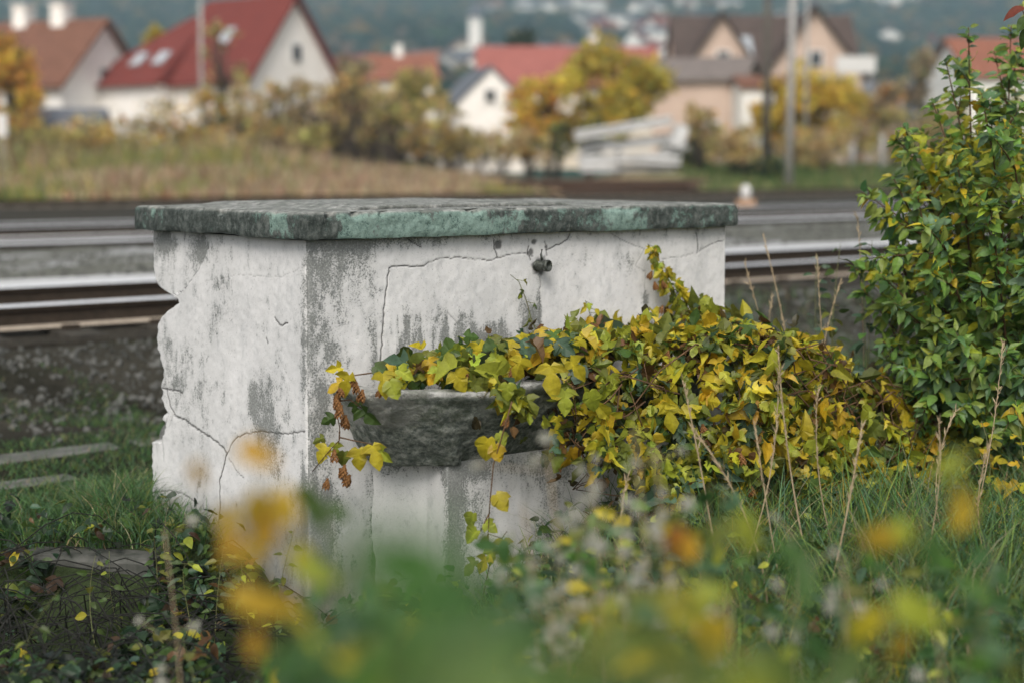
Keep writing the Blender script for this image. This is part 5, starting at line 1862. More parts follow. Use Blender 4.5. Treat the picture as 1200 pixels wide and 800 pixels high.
near_plant('green_weed', 'pale blurred green leaves at the lower left beside the amber sapling',
           [(430, 880, 1.9), (420, 780, 1.9), (400, 700, 1.9), (380, 600, 1.9)],
           [(345, 590, 1.9, .05, GREEN, -60), (350, 570, 1.9, .05, GREEN, 40), (365, 580, 1.9, .05, (0.08, 0.15, 0.03), 0), (380, 590, 1.9, .04, GREEN, 60), (360, 740, 1.8, .05, BLUEG, 40), (420, 720, 1.8, .05, BLUEG, -40), (380, 800, 1.8, .05, GREEN, 70)], 508, r=0.0018)


def near_belt():
    rng = np.random.default_rng(520)
    LG = (0.09, 0.20, 0.035); DG = (0.045, 0.11, 0.03); TG = (0.08, 0.16, 0.075)
    k = 0
    for i in range(60):
        px = rng.uniform(300, 1260) if i < 46 else rng.uniform(560, 860)
        if px > 620 and i % 5 < 2 and i < 46: continue
        Y = rng.choice([1.0, 1.3, 1.7, 2.1, 2.5, 2.9] if px < 600 else [1.7, 2.1, 2.5, 2.9, 3.2, 3.4]) * rng.uniform(0.94, 1.06)
        top = np.interp(px, [300, 420, 620, 900, 1260], [715, 650, 665, 640, 610]) + rng.uniform(0, 90)
        if px < 560 and Y < 1.2: top += 40
        if i >= 46:
            Y = rng.uniform(2.5, 3.5); top = rng.uniform(560, 640)
        sx = rng.normal() * 30
        stem = [(px + sx, 880, Y), (px + sx * 0.6, (880 + top) / 2, Y), (px, top, Y)]
        lv = []
        pal = [(LG, 2.5), (DG, 3.5), (TG, 2.5), (LIME, 0.8), (YEL, 0.6), (OLIVE, 1.4)]
        w = np.array([q[1] for q in pal], float); w /= w.sum()
        for j in range(rng.integers(9, 16)):
            f = j / 14
            c = pal[rng.choice(len(pal), p=w)][0]
            yy = top + 8 + (850 - top) * f * rng.uniform(0.8, 1.1)
            lv.append((px + sx * 0.6 * f + rng.choice([-1, 1]) * rng.uniform(4, 26) * 1.6 / Y, yy, Y + rng.normal() * 0.03, rng.uniform(0.024, 0.05) * (1.0 if Y < 1.6 else 1.15), c, rng.uniform(-110, 110)))
        near_plant('green_weed', 'blurred leafy green weed in the thicket along the bottom of the view', stem, lv, 530 + i, r=0.0015, group='blurred weeds along the bottom')


near_belt()


TUFT = []


def seed_plant(px, py, Y, tx, ty, seed, heads, label):
    rng = np.random.default_rng(seed)
    b = at(px, py, Y); b[2] = float(gz(b[0], b[1]))
    o = thing('seeding_weed', label, 'weed', b, 'faded weeds with pale seed tufts before the fountain')
    top = at(tx, ty, Y)
    pts = [b + (top - b) * w + np.array([0.03 * math.sin(w * 3), 0, 0]) for w in np.linspace(0, 1, 8)]
    mb = MB(); mb.tube(pts, np.linspace(0.003, 0.0012, 8), 5)
    tufts = []
    for k in range(heads):
        w = rng.uniform(0.62, 1.0)
        s = min(w * 7, 6.99); i = int(s)
        p = pts[i] + (pts[i + 1] - pts[i]) * (s - i)
        q = p + rng.normal(size=3) * np.array([0.045, 0.04, 0.02]) + np.array([0, 0, 0.02])
        mb.tube([p, q], 0.0008, 4)
        tufts.append((q, rng.uniform(0.7, 1.3)))
    mb.build('stem', M['dry_stem'], o, smooth=True, origin=b)
    if not TUFT:
        fl = MB()
        rr = 0.011
        for j in range(44):
            d = rng.normal(size=3); d /= np.linalg.norm(d)
            sv = np.cross(d, rng.normal(size=3)); sv = sv / np.linalg.norm(sv) * rr * 0.16
            fl.add([(0, 0, 0), d * rr * 0.7 + sv, d * rr * 1.25, d * rr * 0.7 - sv], [(0, 1, 2, 3)])
        t0 = fl.build('seed_tuft', M['seed'])
        TUFT.append(t0.data)
        bpy.data.objects.remove(t0)
    for q, sc in tufts:
        t = bpy.data.objects.new('seed_tuft', TUFT[0])
        t.location = tuple(float(v) for v in q)
        t.scale = (sc, sc, sc)
        t.rotation_euler = (rng.random() * 6, rng.random() * 6, 0)
        link(t, o)


SL = 'faded blurred weed with round pale seed tufts in front of the fountain'
for i, (px, py, Y, tx, ty, h) in enumerate(((660, 700, 2.6, 640, 535, 16), (700, 700, 2.7, 690, 560, 15), (640, 720, 2.5, 610, 590, 10), (720, 720, 2.5, 720, 600, 12), (770, 700, 2.6, 765, 520, 12), (760, 700, 2.5, 740, 500, 8),
                                         (900, 760, 2.4, 925, 620, 8), (800, 760, 2.3, 780, 660, 12), (660, 780, 2.2, 640, 690, 10), (950, 780, 2.4, 985, 650, 7), (860, 790, 2.2, 850, 700, 8), (740, 800, 2.2, 745, 690, 9),
                                         (1120, 800, 2.3, 1090, 700, 7), (560, 800, 2.3, 600, 720, 7), (200, 720, 3.0, 190, 620, 5))):
    seed_plant(px, py, Y, tx, ty, 600 + i, h, SL)

# young weeds at the foot of the left end
for i, (px, py, Y, tx, ty, n) in enumerate(((185, 668, 5.05, 178, 618, 14), (205, 668, 5.1, 208, 622, 12), (160, 668, 5.0, 128, 645, 8), (250, 690, 4.8, 262, 640, 12), (235, 700, 4.7, 225, 662, 12), (120, 690, 4.6, 112, 650, 6), (300, 690, 4.7, 282, 650, 10), (60, 720, 4.0, 70, 690, 8),
                                         (215, 780, 3.6, 212, 742, 4), (330, 720, 4.6, 345, 620, 12), (560, 740, 4.2, 540, 690, 10), (640, 730, 4.3, 650, 660, 12), (690, 720, 4.3, 700, 650, 14), (600, 720, 4.3, 615, 670, 10))):
    stem_plant('leafy_weed', 'young green leafy weed growing low in front of the fountain', px, py, Y, tx, ty, n, 0.05 if i != 8 else 0.09, [(3, GREEN), (2, OLIVE), (1, LIME), (1, BLUEG)], 700 + i,
               group='leafy weeds at the foot of the fountain', r=0.002)


for i in range(22):
    rq = np.random.default_rng(760 + i)
    px = rq.uniform(590, 780); Y = rq.uniform(4.0, 4.75)
    stem_plant('leafy_weed', 'taller green weed with broad leaves crowding the plinth below the basin', px, 720, Y, px + rq.normal() * 22, rq.uniform(585, 660), 12, 0.065,
               [(3, GREEN), (2, BLUEG), (1.5, DGREEN), (1, OLIVE), (.5, LIME)], 760 + i, T_OV + T_HOP[:1], group='broad leaved weeds below the basin', r=0.002)


# ------------------------------------------------------------------ kerb and paving
def rough_block(name, c, size, yaw, mat, label, cat, seed, group=None, kind=None):
    nx, ny, nz = 24, 10, 6
    rng = np.random.default_rng(seed)
    pts = []; F = []
    mb = MB()
    o3 = []
    def face(fn, nu, nv):
        base = len(o3)
        for i in range(nu + 1):
            for j in range(nv + 1):
                o3.append(fn(i / nu * 2 - 1, j / nv * 2 - 1))
        for i in range(nu):
            for j in range(nv):
                a = base + i * (nv + 1) + j
                F.append((a, a + nv + 1, a + nv + 2, a + 1))
    face(lambda u, v: (u, v, 1), nx, ny); face(lambda u, v: (u, -1, v), nx, nz); face(lambda u, v: (-u, 1, v), nx, nz); face(lambda u, v: (-1, -u, v), ny, nz); face(lambda u, v: (1, u, v), ny, nz)
    P = np.array(o3, float)
    m = np.sort(np.abs(P), axis=1)
    rnd = (m[:, 1] > 0.99)
    Q = P * np.array(size) / 2
    k = fbm(Q[:, 0] * 12, Q[:, 1] * 12, Q[:, 2] * 12, seed=seed)[:, None]
    Q = Q * (1 + (k - 0.5) * 0.10 * np.array([0.3, 1, 0.8])) - np.sign(P) * rnd[:, None] * 0.010 * np.array([0.3, 1, 1])
    cy, sy = math.cos(yaw), math.sin(yaw)
    X = Q[:, 0] * cy - Q[:, 1] * sy; Y = Q[:, 0] * sy + Q[:, 1] * cy
    V = np.stack([X, Y, Q[:, 2]], 1)
    o = mesh_np(name, V, np.array(F), mat, smooth=False)
    o.location = tuple(float(q) for q in c)
    tag(o, label, cat, group, kind)
    return o


yaw_u = math.atan2(U[1], U[0])
kc = at(95, 648, 5.32)
rough_block('kerb_stone', (kc[0], kc[1], -0.065), (0.62, 0.13, 0.13), R(-8), M['kerb'], 'dark weathered kerb stone half buried in weeds left of the fountain', 'kerb', 5)
ps = [(7.2, 0.22), (6.62, 0.17)]
for d, w in ps:
    for k in range(12):
        t = -0.6 + k * 0.72 + (0.3 if d < 7 else 0)
        p = d * TN + t * U
        if k > 3 and d < 7: continue
        if inside_fountain(np.array([p[0]]), np.array([p[1]]), 0.25)[0]: continue
        rough_block('paving_slab', (p[0], p[1], float(gz(p[0], p[1])) - 0.022), (0.66, w, 0.06), yaw_u + 0.03 * math.sin(k * 3.1), M['slab'],
                    'worn grey paving slab sunk in the grass between fountain and tracks', 'paving slab', 800 + k, 'paving slabs sunk in the grass')
# pale stones beyond the heap
for i, (px, py, Y) in enumerate(((1015, 442, 7.6), (1035, 448, 7.4), (1026, 466, 7.1), (1045, 460, 7.2), (1004, 452, 7.5))):
    p = at(px, py, Y)
    rough_block('pale_stone', (p[0], p[1], float(gz(p[0], p[1])) + 0.02), (0.12, 0.09, 0.10), i * 1.3, M['concrete_white'], 'pale stone lying in the grass behind the vine heap', 'stone', 830 + i, 'pale stones behind the vine heap')


# ------------------------------------------------------------------ houses
def house(name, label, px, Y, zb, w, dpt, hw, hr, yaw, wall, roof, windows=(), chims=(), over=0.4, sky=(), group=None, gable_win=True, lean=None):
    """gabled house: local x along the ridge (dpt), y across (w); gable faces local -x ... yaw turns it. Origin on the ground at centre px at depth Y"""
    x = (px - 600) / F_PX * Y
    o = thing(name, label, 'house', (x, Y, zb), group)
    rot = Matrix.Rotation(yaw, 3, 'Z')
    org = Vector((x, Y, zb))
    def g(p): return org + rot @ Vector(p)
    mb = MB()
    hx, hy = dpt / 2, w / 2
    mb.prism([g((-hx, -hy, 0)), g((-hx, hy, 0)), g((-hx, hy, hw)), g((-hx, 0, hw + hr)), g((-hx, -hy, hw))], rot @ Vector((dpt, 0, 0)))
    mb.build('wall', M[wall], o, origin=org)
    rb = MB()
    ex = hx + over
    t = 0.22
    sl = hr / hy
    for s in (-1, 1):
        e = hy + over
        a0 = (-ex, s * 0.0, hw + hr + 0.03); a1 = (-ex, s * e, hw - over * sl + 0.03)
        prof = [a0, a1, (a1[0], a1[1], a1[2] + t), (a0[0], a0[1], a0[2] + t)]
        rb.prism([g(p) for p in prof], rot @ Vector((2 * ex, 0, 0)))
    rf = rb.build('roof', M[roof], o, origin=org)
    for (cx, cy, ch, cs) in chims:
        cb = MB()
        zt = hw + hr - abs(cy) * sl
        cb.box(g((cx, cy, zt + ch / 2 - 0.3)), (cs, cs, ch + 0.6), rot)
        cb.box(g((cx, cy, zt + ch + 0.05)), (cs * 1.25, cs * 1.25, 0.12), rot)
        cb.build('chimney', M['wall_white'], rf, origin=g((cx, cy, zt)))
    for (fx, s, v0, ww, wl) in sky:
        # skylight on slope s
        zc = hw + hr - abs(fx[1]) * sl + t + 0.06
        ang = math.atan(sl) * (1 if s < 0 else -1)
        r2 = rot @ Matrix.Rotation(ang, 3, 'X')
        sb_ = MB(); sb_.box(g((fx[0], fx[1], zc)), (ww, wl, 0.1), r2)
        sb_.build('skylight', M['skylight'], rf, origin=g((fx[0], fx[1], zc)))
    for (face, u, z, ww, hh) in windows:
        # face: 'g' gable -x, 'G' gable +x, 'l' side -y, 'r' side +y
        if face == 'g': c, sz = (-hx - 0.02, u, z), (0.10, ww, hh)
        elif face == 'G': c, sz = (hx + 0.02, u, z), (0.10, ww, hh)
        elif face == 'l': c, sz = (u, -hy - 0.02, z), (ww, 0.10, hh)
        else: c, sz = (u, hy + 0.02, z), (ww, 0.10, hh)
        fb = MB(); fb.box(g(c), sz, rot)
        wn = fb.build('window', M['frame_white'], o, origin=g(c))
        out = {'g': (-0.045, 0, 0), 'G': (0.045, 0, 0), 'l': (0, -0.045, 0), 'r': (0, 0.045, 0)}[face]
        pb = MB()
        for q in (-1, 1):
            c2 = list(np.array(c) + np.array(out))
            s2 = list(sz)
            if face in 'gG': c2[1] += q * ww * 0.23; s2[1] = ww * 0.40
            else: c2[0] += q * ww * 0.23; s2[0] = ww * 0.40
            s2[2] = hh * 0.86
            pb.box(g(c2), s2, rot)
        pb.build('pane', M['glass'], wn, origin=g(c))
    return o, g, rot, rf


# left, brown roof with two chimneys: gable to the right
house('brown_roof_house', 'white gabled house with brown roof and two white chimneys at the upper left', 24, 92, 1.0, 8.0, 13.5, 5.5, 3.9, R(-22) , 'wall_white', 'roof_brown',
      windows=(('G', 0, 6.0, .9, 1.1),), chims=((0.6, 0.0, 1.2, 1.0), (3.6, 0.0, 1.2, 1.0)), over=0.5)
# red roof house
hs, g, rot, rf = house('red_roof_house', 'white house with a tall bright red roof, its gable facing right, upper left', 298, 88, 0.6, 7.2, 7.0, 6.2, 4.7, R(-36), 'wall_white', 'roof_red',
      windows=(('G', 0.2, 7.6, .8, 1.1), ('G', -1.6, 3.4, 1.0, 1.2), ('G', 1.6, 3.4, 1.0, 1.2), ('l', 2.0, 3.2, 1.1, 1.2)), chims=((-2.6, 0.6, 0.9, 0.6),), over=0.5, sky=(((-0.2, -1.9), -1, 0, .9, 1.2),))
# its low wing to the left
wb_ = MB()
wb_.box(g((-7.0, -1.8, 2.95)), (7.6, 6.0, 5.9), rot)
wb_.build('wing_wall', M['wall_white'], hs, origin=g((-7.0, -1.8, 0)))
wr = MB()
wr.add([g(p) for p in ((-11.3, -5.3, 5.7), (-2.9, -5.3, 5.7), (-3.2, -0.4, 10.2), (-5.0, -0.4, 10.2), (-11.3, 2.0, 5.7), (-2.9, 2.0, 5.7))],
       [(0, 1, 2, 3), (4, 0, 3), (5, 4, 3, 2), (1, 5, 2), (0, 4, 5, 1)])
w_r = wr.build('wing_roof', M['roof_red'], hs, origin=g((-7, -1.8, 3.6)))
for xx in (-6.3, -4.2):
    s_ = MB(); s_.box(g((xx, -3.6, 7.42)), (0.9, 1.2, 0.12), rot @ Matrix.Rotation(math.atan(4.4 / 4.9), 3, 'X'))
    s_.build('skylight', M['skylight'], w_r, origin=g((xx, -3.6, 7.42)))

# small white gable facing us
house('white_gable_house', 'small white house with slate roof, its gable with one window facing the viewer, centre', 562, 95, 1.0, 4.3, 7.0, 4.5, 2.1, R(90 + 14), 'wall_white', 'roof_grey',
      windows=(('g', 0.1, 4.9, .75, .9),), over=0.15)
house('long_red_roof_house', 'long low house with faded red roof behind the orange trees', 664, 112, 1.2, 8.0, 13.5, 6.3, 3.0, R(2), 'wall_cream', 'roof_faded', windows=(('l', -3, 2.2, 1, 1.2), ('l', 0, 2.2, 1, 1.2), ('l', 3, 2.2, 1, 1.2)), chims=((2.0, 0, .9, .6),))
house('orange_roof_house', 'small house with an orange tiled roof and chimney behind the bare bushes, left of centre', 470, 150, 2.2, 6.0, 7.0, 8.2, 2.4, R(6), 'wall_cream', 'roof_orange', windows=(('l', 0, 3.2, 1, 1.2),), chims=((-0.2, 0, 1.2, .8),))
# big beige house on the right, two cross gables
hb, g, rot, rf = house('beige_double_gable_house', 'large beige house with dark brown roof and two gables, upper right', 888, 104, 0.8, 8.2, 12.6, 7.1, 4.2, R(0), 'wall_pink', 'roof_dark',
      windows=(('l', 2.2, 4.2, 1.1, 1.3), ('l', -3.4, 4.2, 1.1, 1.3)), over=0.3, sky=(((-1.8, -2.4), -1, 0, 1.7, 1.9),))
for (cx, w_, hh) in ((-3.5, 5.2, 3.9), (2.9, 6.6, 4.3)):
    gb = MB()
    y0 = -5.2
    gb.prism([g((cx - w_ / 2, y0, 0)), g((cx + w_ / 2, y0, 0)), g((cx + w_ / 2, y0, 7.1)), g((cx, y0, 7.1 + hh - .05)), g((cx - w_ / 2, y0, 7.1))], rot @ Vector((0, 4.6, 0)))
    gb.build('gable_wall', M['wall_pink'], hb, origin=g((cx, y0, 0)))
    gr_ = MB()
    e = w_ / 2 + 0.45; slp = hh / (w_ / 2)
    for s in (-1, 1):
        gr_.prism([g((cx, y0 - .5, 7.1 + hh)), g((cx + s * e, y0 - .5, 7.1 + hh - e * slp)), g((cx + s * e, y0 - .5, 7.1 + hh - e * slp + .28)), g((cx, y0 - .5, 7.1 + hh + .28))], rot @ Vector((0, 5.6, 0)))
    gr_.build('gable_roof', M['roof_dark'], hb, origin=g((cx, y0, 6)))
    fb = MB(); fb.box(g((cx + 0.1, y0 - .03, 8.0)), (1.0, 0.1, 1.2), rot); wn = fb.build('window', M['frame_white'], hb, origin=g((cx, y0, 6.9)))
    pb = MB(); pb.box(g((cx + 0.1, y0 - .075, 8.0)), (0.8, 0.08, 1.0), rot); pb.build('pane', M['glass'], wn, origin=g((cx, y0, 6.9)))
bb = MB(); bb.box(g((3.0, -5.9, 6.2)), (5.0, 0.08, 1.0), rot); bb.box(g((3.0, -5.5, 5.7)), (5.0, 0.9, 0.15), rot)
bb.build('balcony', M['green_panel'], hb, origin=g((3.9, -5.9, 5.0)))
house('beige_shed_house', 'beige house with weathered grey roof standing before the double gabled one', 826, 90, 1.0, 5.0, 5.6, 5.7, 1.3, R(-20), 'wall_pink', 'roof_worn', windows=(('G', 0, 2.4, .9, 1.1), ('l', 1, 2.6, .9, 1.1)), over=0.35)
house('cream_annex_house', 'little cream house with a dark window beside the beige one, behind the poles', 890, 86, 1.0, 3.0, 3.0, 5.0, 0.6, R(4), 'wall_white', 'roof_brown', windows=(('l', -0.2, 3.7, .7, .9),), over=0.2)
house('grey_roof_house', 'low pinkish house with slate roof left of the tall shrub', 1040, 120, 1.4, 6.0, 7.4, 4.2, 2.6, R(25), 'wall_pink', 'roof_grey', windows=(('l', 0, 2.4, .9, 1.1),))
house('orange_roof_house', 'house with a wide orange roof seen behind the tall shrub at the right edge', 1190, 115, 3.2, 8.0, 12.0, 5.2, 3.0, R(8), 'wall_white', 'roof_orange', windows=(('l', 0, 3, 1, 1.2), ('l', -3, 3, 1, 1.2)))
# dark shed at the left
house('dark_shed', 'low dark shed under the brown roofed house at the left', 62, 84, 0.6, 4.5, 6.0, 2.4, 1.6, R(5), 'wood_dark', 'roof_grey', over=0.3)

# white board on posts
def board():
    c = at(1003, 76, 95)
    o = thing('white_board', 'plain white rectangular board on two posts right of the beige house', 'board', (c[0], c[1], float(gz(c[0], c[1]))))
    mb = MB(); mb.box(c, (2.6, 0.12, 1.1)); mb.build('panel', M['signal_white'], o, origin=c)
    for s in (-1, 1):
        g0 = float(gz(c[0], c[1]))
        pb = MB(); pb.tube([(c[0] + s * 1.0, c[1] + .15, g0), (c[0] + s * 1.0, c[1] + .15, c[2] + .4)], 0.07, 8); pb.build('post', M['pole_concrete'], o, origin=(c[0] + s, c[1] + .15, g0))


board()


# ------------------------------------------------------------------ poles
def pole(px, Y, top_py, r, mat, label, arms=False, lean=0.0):
    x = (px - 600) / F_PX * Y
    z0 = float(gz(x, Y))
    zt = at(px, top_py, Y)[2]
    o = thing('utility_pole', label, 'pole', (x, Y, z0))
    mb = MB(); mb.tube([(x, Y, z0 - .3), (x + lean, Y, zt)], [r, r * 0.7], 10); mb.build('post', M[mat], o, smooth=True, origin=(x, Y, z0))
    if arms:
        mb = MB(); mb.box((x + lean * .95, Y - .15, zt - 0.5), (1.6, 0.1, 0.12)); mb.build('crossarm', M['pole_dark'], o, origin=(x, Y, zt - .5))
        for q in (-0.7, 0.7):
            mb = MB(); mb.lathe([(0, 0.03), (0.05, 0.06), (0.12, 0.04), (0.16, 0.0)], (x + lean * .95 + q, Y - .15, zt - .44), (0, 0, 1), 8); mb.build('insulator', M['frame_white'], o, smooth=True, origin=(x + q, Y, zt - .4))
    return o


pole(924, 62, -60, 0.19, 'pole_concrete', 'pale concrete pole, thickest of the poles by the beige house', True, 0.1)
pole(897, 70, -50, 0.22, 'pole_dark', 'dark wooden pole just left of the pale concrete pole', True)
pole(943, 74, -40, 0.10, 'pole_concrete', 'thin grey pole just right of the pale concrete pole')
pole(238, 78, -30, 0.13, 'pole_concrete', 'thin grey pole in front of the red roofed house', True)
for i, (px, Y, ty, lab) in enumerate(((998, 72, 162, 'short white post at the foot of the yellow birch'), (1033, 72, 158, 'short white post between the birch and the tall shrub'))):
    pole(px, Y, ty, 0.17, 'pole_concrete', lab)


# ------------------------------------------------------------------ stack of concrete beams
def beams():
    grp = 'white concrete beams stacked beyond the tracks'
    L = 'white concrete beam lying in the untidy stack beyond the tracks'
    spec = [((730, 150, 63), 4.4, 0.42, 9, 'long tilted white concrete beam on top of the stack beyond the tracks'), ((745, 168, 63.6), 3.2, 0.42, 7, L), ((722, 186, 63.3), 3.4, 0.4, 2, L), ((760, 187, 62.6), 2.8, 0.4, -3, L),
            ((795, 160, 63.5), 1.0, 0.55, 72, 'short white concrete beam leaning steeply on the right end of the stack'), ((700, 172, 63.8), 1.6, 0.4, 12, L), ((785, 178, 63.9), 1.6, 0.42, 25, L), ((735, 197, 62.9), 4.2, 0.35, 0, L)]
    for (p, ln, th, ang, lab) in spec:
        c = at(*p)
        r3 = Matrix.Rotation(R(8), 3, 'Z') @ Matrix.Rotation(-R(ang), 3, 'Y')
        mb = MB()
        h = th / 2
        prof = [(-h, -h), (h, -h), (h, -h * .4), (h * .35, -h * .2), (h * .35, h * .2), (h, h * .4), (h, h), (-h, h), (-h, h * .4), (-h * .35, h * .2), (-h * .35, -h * .2), (-h, -h * .4)]
        if ang > 60: prof = [(-h, -h), (h, -h), (h, h), (-h, h)]
        cc = Vector([float(v) for v in c])
        mb.prism([cc + r3 @ Vector((-ln / 2, q[0] * 1.2, q[1])) for q in prof], r3 @ Vector((ln, 0, 0)))
        o = mb.build('concrete_beam', M['concrete_white'], origin=c)
        tag(o, lab, 'beam', grp)


beams()


def rusty_pile():
    c0 = at(552, 226, 56); c1 = at(832, 226, 60)
    z = float(gz(c0[0], c0[1]))
    o = thing('rusty_rail_pile', 'long low pile of rusty old rails lying beyond the tracks', 'rail pile', (c0[0], c0[1], z))
    rng = np.random.default_rng(91)
    first = None
    for k in range(9):
        lay, q = divmod(k, 4)
        off = np.array([0, 0.28 * q + 0.12 * lay, 0])
        mb = MB()
        h = 0.17
        a = np.array([c0[0] + rng.random() * 1.5, c0[1], z + 0.10 + lay * h]) + off; b = np.array([c1[0] - rng.random() * 1.5, c1[1], z + 0.10 + lay * h]) + off
        dv = b - a
        pr = [(-.075, 0), (.075, 0), (.075, .02), (.02, .04), (.02, .12), (.036, .13), (.036, .168), (-.036, .168), (-.036, .13), (-.02, .12), (-.02, .04), (-.075, .02)]
        mb.prism([a + np.array([0, s * 1.5, t]) for s, t in pr], dv)
        mb.build('old_rail', M['rust_red'], o, origin=a)


rusty_pile()


def marker(px, py, Y, lab):
    c = at(px, py, Y)
    z = float(gz(c[0], c[1]))
    o = thing('track_marker', lab, 'marker', (c[0], c[1], z))
    mb = MB(); mb.box((c[0], c[1], z + 0.14), (0.46, 0.25, 0.26)); mb.build('base', M['signal_orange'], o, origin=(c[0], c[1], z))
    mb = MB(); mb.lathe([(0, 0), (0, .10), (.05, .13), (.26, .13), (.34, .08), (.38, 0)], (c[0], c[1], z + 0.28), (0, 0, 1), 12)
    mb.build('lantern', M['signal_white'], o, smooth=True, origin=(c[0], c[1], z + .28))


marker(874, 244, 36, 'small white and orange marker lantern beside the far tracks, right of the cap')
marker(3, 222, 52, 'small orange and white trackside marker at the left edge before the weeds')


def left_board():
    c = at(2, 147, 60)
    z = float(gz(c[0], c[1]))
    o = thing('trackside_sign', 'blank white trackside sign at the left edge above the weeds', 'sign', (c[0], c[1], z))
    mb = MB(); mb.box(c, (0.45, 0.05, 0.95)); mb.build('panel', M['signal_white'], o, origin=c)
    mb = MB(); mb.tube([(c[0], c[1] + .06, z), (c[0], c[1] + .06, c[2] + .3)], 0.04, 6); mb.build('post', M['pole_concrete'], o, origin=(c[0], c[1], z))


left_board()


# ------------------------------------------------------------------ trees, bushes and weeds beyond the tracks
def puff(name, label, cat, px, Y, base_py, top_py, w_px, pal, seed, n=900, leaf=0.28, trunk=True, group=None, kind='tree', bare=0.0, z_base=None):
    rng = np.random.default_rng(seed)
    x = (px - 600) / F_PX * Y
    z0 = float(gz(x, Y)) if z_base is None else z_base
    zt = at(px, top_py, Y)[2]
    zb = max(at(px, base_py, Y)[2], z0)
    w = w_px / F_PX * Y / 2
    o = thing(name, label, cat, (x, Y, z0), group)
    H = zt - z0
    # limbs with clumps at their ends
    mb = MB()
    r0 = max(0.03, H * 0.018)
    cl = []
    nlimb = 20 if kind == 'tree' else 24
    tr_top = np.array([x, Y, z0 + (0.55 * H if kind == 'tree' else 0.15 * H)])
    if kind == 'tree':
        mb.tube([(x, Y, z0 - .1), (x + .05, Y, z0 + .3 * H), tuple(tr_top)], [r0 * 1.5, r0 * 1.1, r0 * .7], 7)
    for k in range(nlimb):
        ph = rng.random() * 6.28
        u = rng.random() ** 0.6
        zz = zb + (zt - zb) * rng.uniform(0.12, 0.95)
        rel = (zz - zb) / max(zt - zb, 0.01)
        rad = w * math.sqrt(max(0.02, 1 - (2 * rel - 0.85) ** 2 / 1.4)) * u * 0.85
        p = np.array([x + math.cos(ph) * rad, Y + math.sin(ph) * rad, zz])
        st = np.array([x, Y, z0 + (min(rel * .7 + .12, .55)) * H]) if kind == 'tree' else np.array([x + rng.normal() * .1 * w, Y, z0])
        m_ = (st + p) / 2 + np.array([0, 0, 0.08 * H])
        mb.tube([st, m_, p], [r0 * .5, r0 * .35, r0 * .15], 5)
        for j in range(2):
            q = p + rng.normal(size=3) * w * 0.25
            mb.tube([m_, q], [r0 * .25, r0 * .08], 4)
        cl.append((p, w * rng.uniform(0.22, 0.42)))
    mb.build('trunk' if kind == 'tree' else 'stems', M['bark'], o, smooth=True, origin=(x, Y, z0))
    nn = int(n * (1 - bare) * 1.7)
    if nn > 10:
        P = []
        ci = rng.integers(0, len(cl), nn)
        for i in ci:
            c, r_ = cl[i]
            d = rng.normal(size=3); d /= np.linalg.norm(d)
            P.append(c + d * r_ * rng.random() ** 0.4 * np.array([1, 1, 0.85]))
        P = np.array(P)
        P[:, 2] = np.maximum(P[:, 2], z0 + 0.05)
        col = pick(rng, nn, pal, 0.22)
        shade = np.exp(rng.normal(size=len(cl)) * 0.18)
        col = np.clip(col * shade[ci][:, None], 0.01, 0.8)
        leaves_obj('crown', T_OV, P, rng.normal(size=(nn, 3)), rng.normal(size=(nn, 3)), rng.uniform(0.7, 1.5, nn) * leaf * 1.35, col, o, M['far_leaf'], rng, origin=(x, Y, z0))
    return o


FY = [(3, (0.62, 0.45, 0.06)), (2, (0.50, 0.41, 0.08)), (1, (0.32, 0.32, 0.08))]
FO = [(3, (0.66, 0.32, 0.07)), (2, (0.60, 0.39, 0.08)), (1, (0.40, 0.30, 0.10))]
FG = [(2, (0.30, 0.29, 0.09)), (2, (0.42, 0.37, 0.12)), (2, (0.48, 0.37, 0.13)), (1, (0.40, 0.31, 0.20))]
FB = [(2, (0.32, 0.26, 0.17)), (2, (0.42, 0.33, 0.22)), (1, (0.27, 0.24, 0.11))]
FT = [(3, (0.55, 0.41, 0.20)), (2, (0.44, 0.34, 0.15)), (1, (0.34, 0.31, 0.10)), (.7, (0.55, 0.30, 0.07))]
FD = [(2, (0.03, 0.055, 0.03)), (1, (0.06, 0.08, 0.03))]
puff('yellow_tree', 'round yellow green tree right of the orange one, above the white beams', 'tree', 724, 78, 165, 56, 145, FY, 901, 1900, 0.27)
puff('orange_tree', 'orange leaved tree between the small white gable and the yellow tree', 'tree', 640, 82, 168, 84, 100, FO[1:] + FY[:1] + FO[:1], 902, 900, 0.27)
puff('orange_tree', 'orange yellow tree at the left edge before the brown roofed house', 'tree', 14, 80, 160, 45, 75, FY[:1] + FO, 903, 1000, 0.3)
puff('yellow_birch', 'amber yellow birch in front of the beige house, right of the pale pole', 'tree', 958, 80, 180, 85, 120, FY[:1] + FO[1:2], 904, 1500, 0.24)
puff('yellow_birch', 'small pale yellow tree between the brown and the red roofed houses', 'tree', 183, 110, 90, 36, 34, FY, 905, 400, 0.35)
puff('yellow_birch', 'sparse yellow brown tree between the beige house and the slate roofed one', 'tree', 905, 82, 180, 90, 50, FY[:1] + FO[1:2], 906, 450, 0.24)
puff('bare_tree', 'nearly bare grey tree with few olive leaves left of the small white gable', 'tree', 490, 80, 180, 70, 90, FG, 907, 520, 0.28)
puff('bare_tree', 'thin bare tree standing before the red roofed house', 'tree', 262, 76, 170, 20, 75, FG, 908, 150, 0.22)
puff('bare_tree', 'greyish bare tree right of the red roofed house', 'tree', 415, 82, 175, 60, 70, FB, 909, 380, 0.26)
puff('bare_tree', 'brownish bare tree between the birch and the tall shrub', 'tree', 1075, 90, 185, 60, 70, FB, 910, 380, 0.3)
puff('bare_tree', 'bare tree with some rusty leaves right of the birch', 'tree', 1030, 84, 185, 95, 60, FB + FO[:1], 911, 330, 0.28)
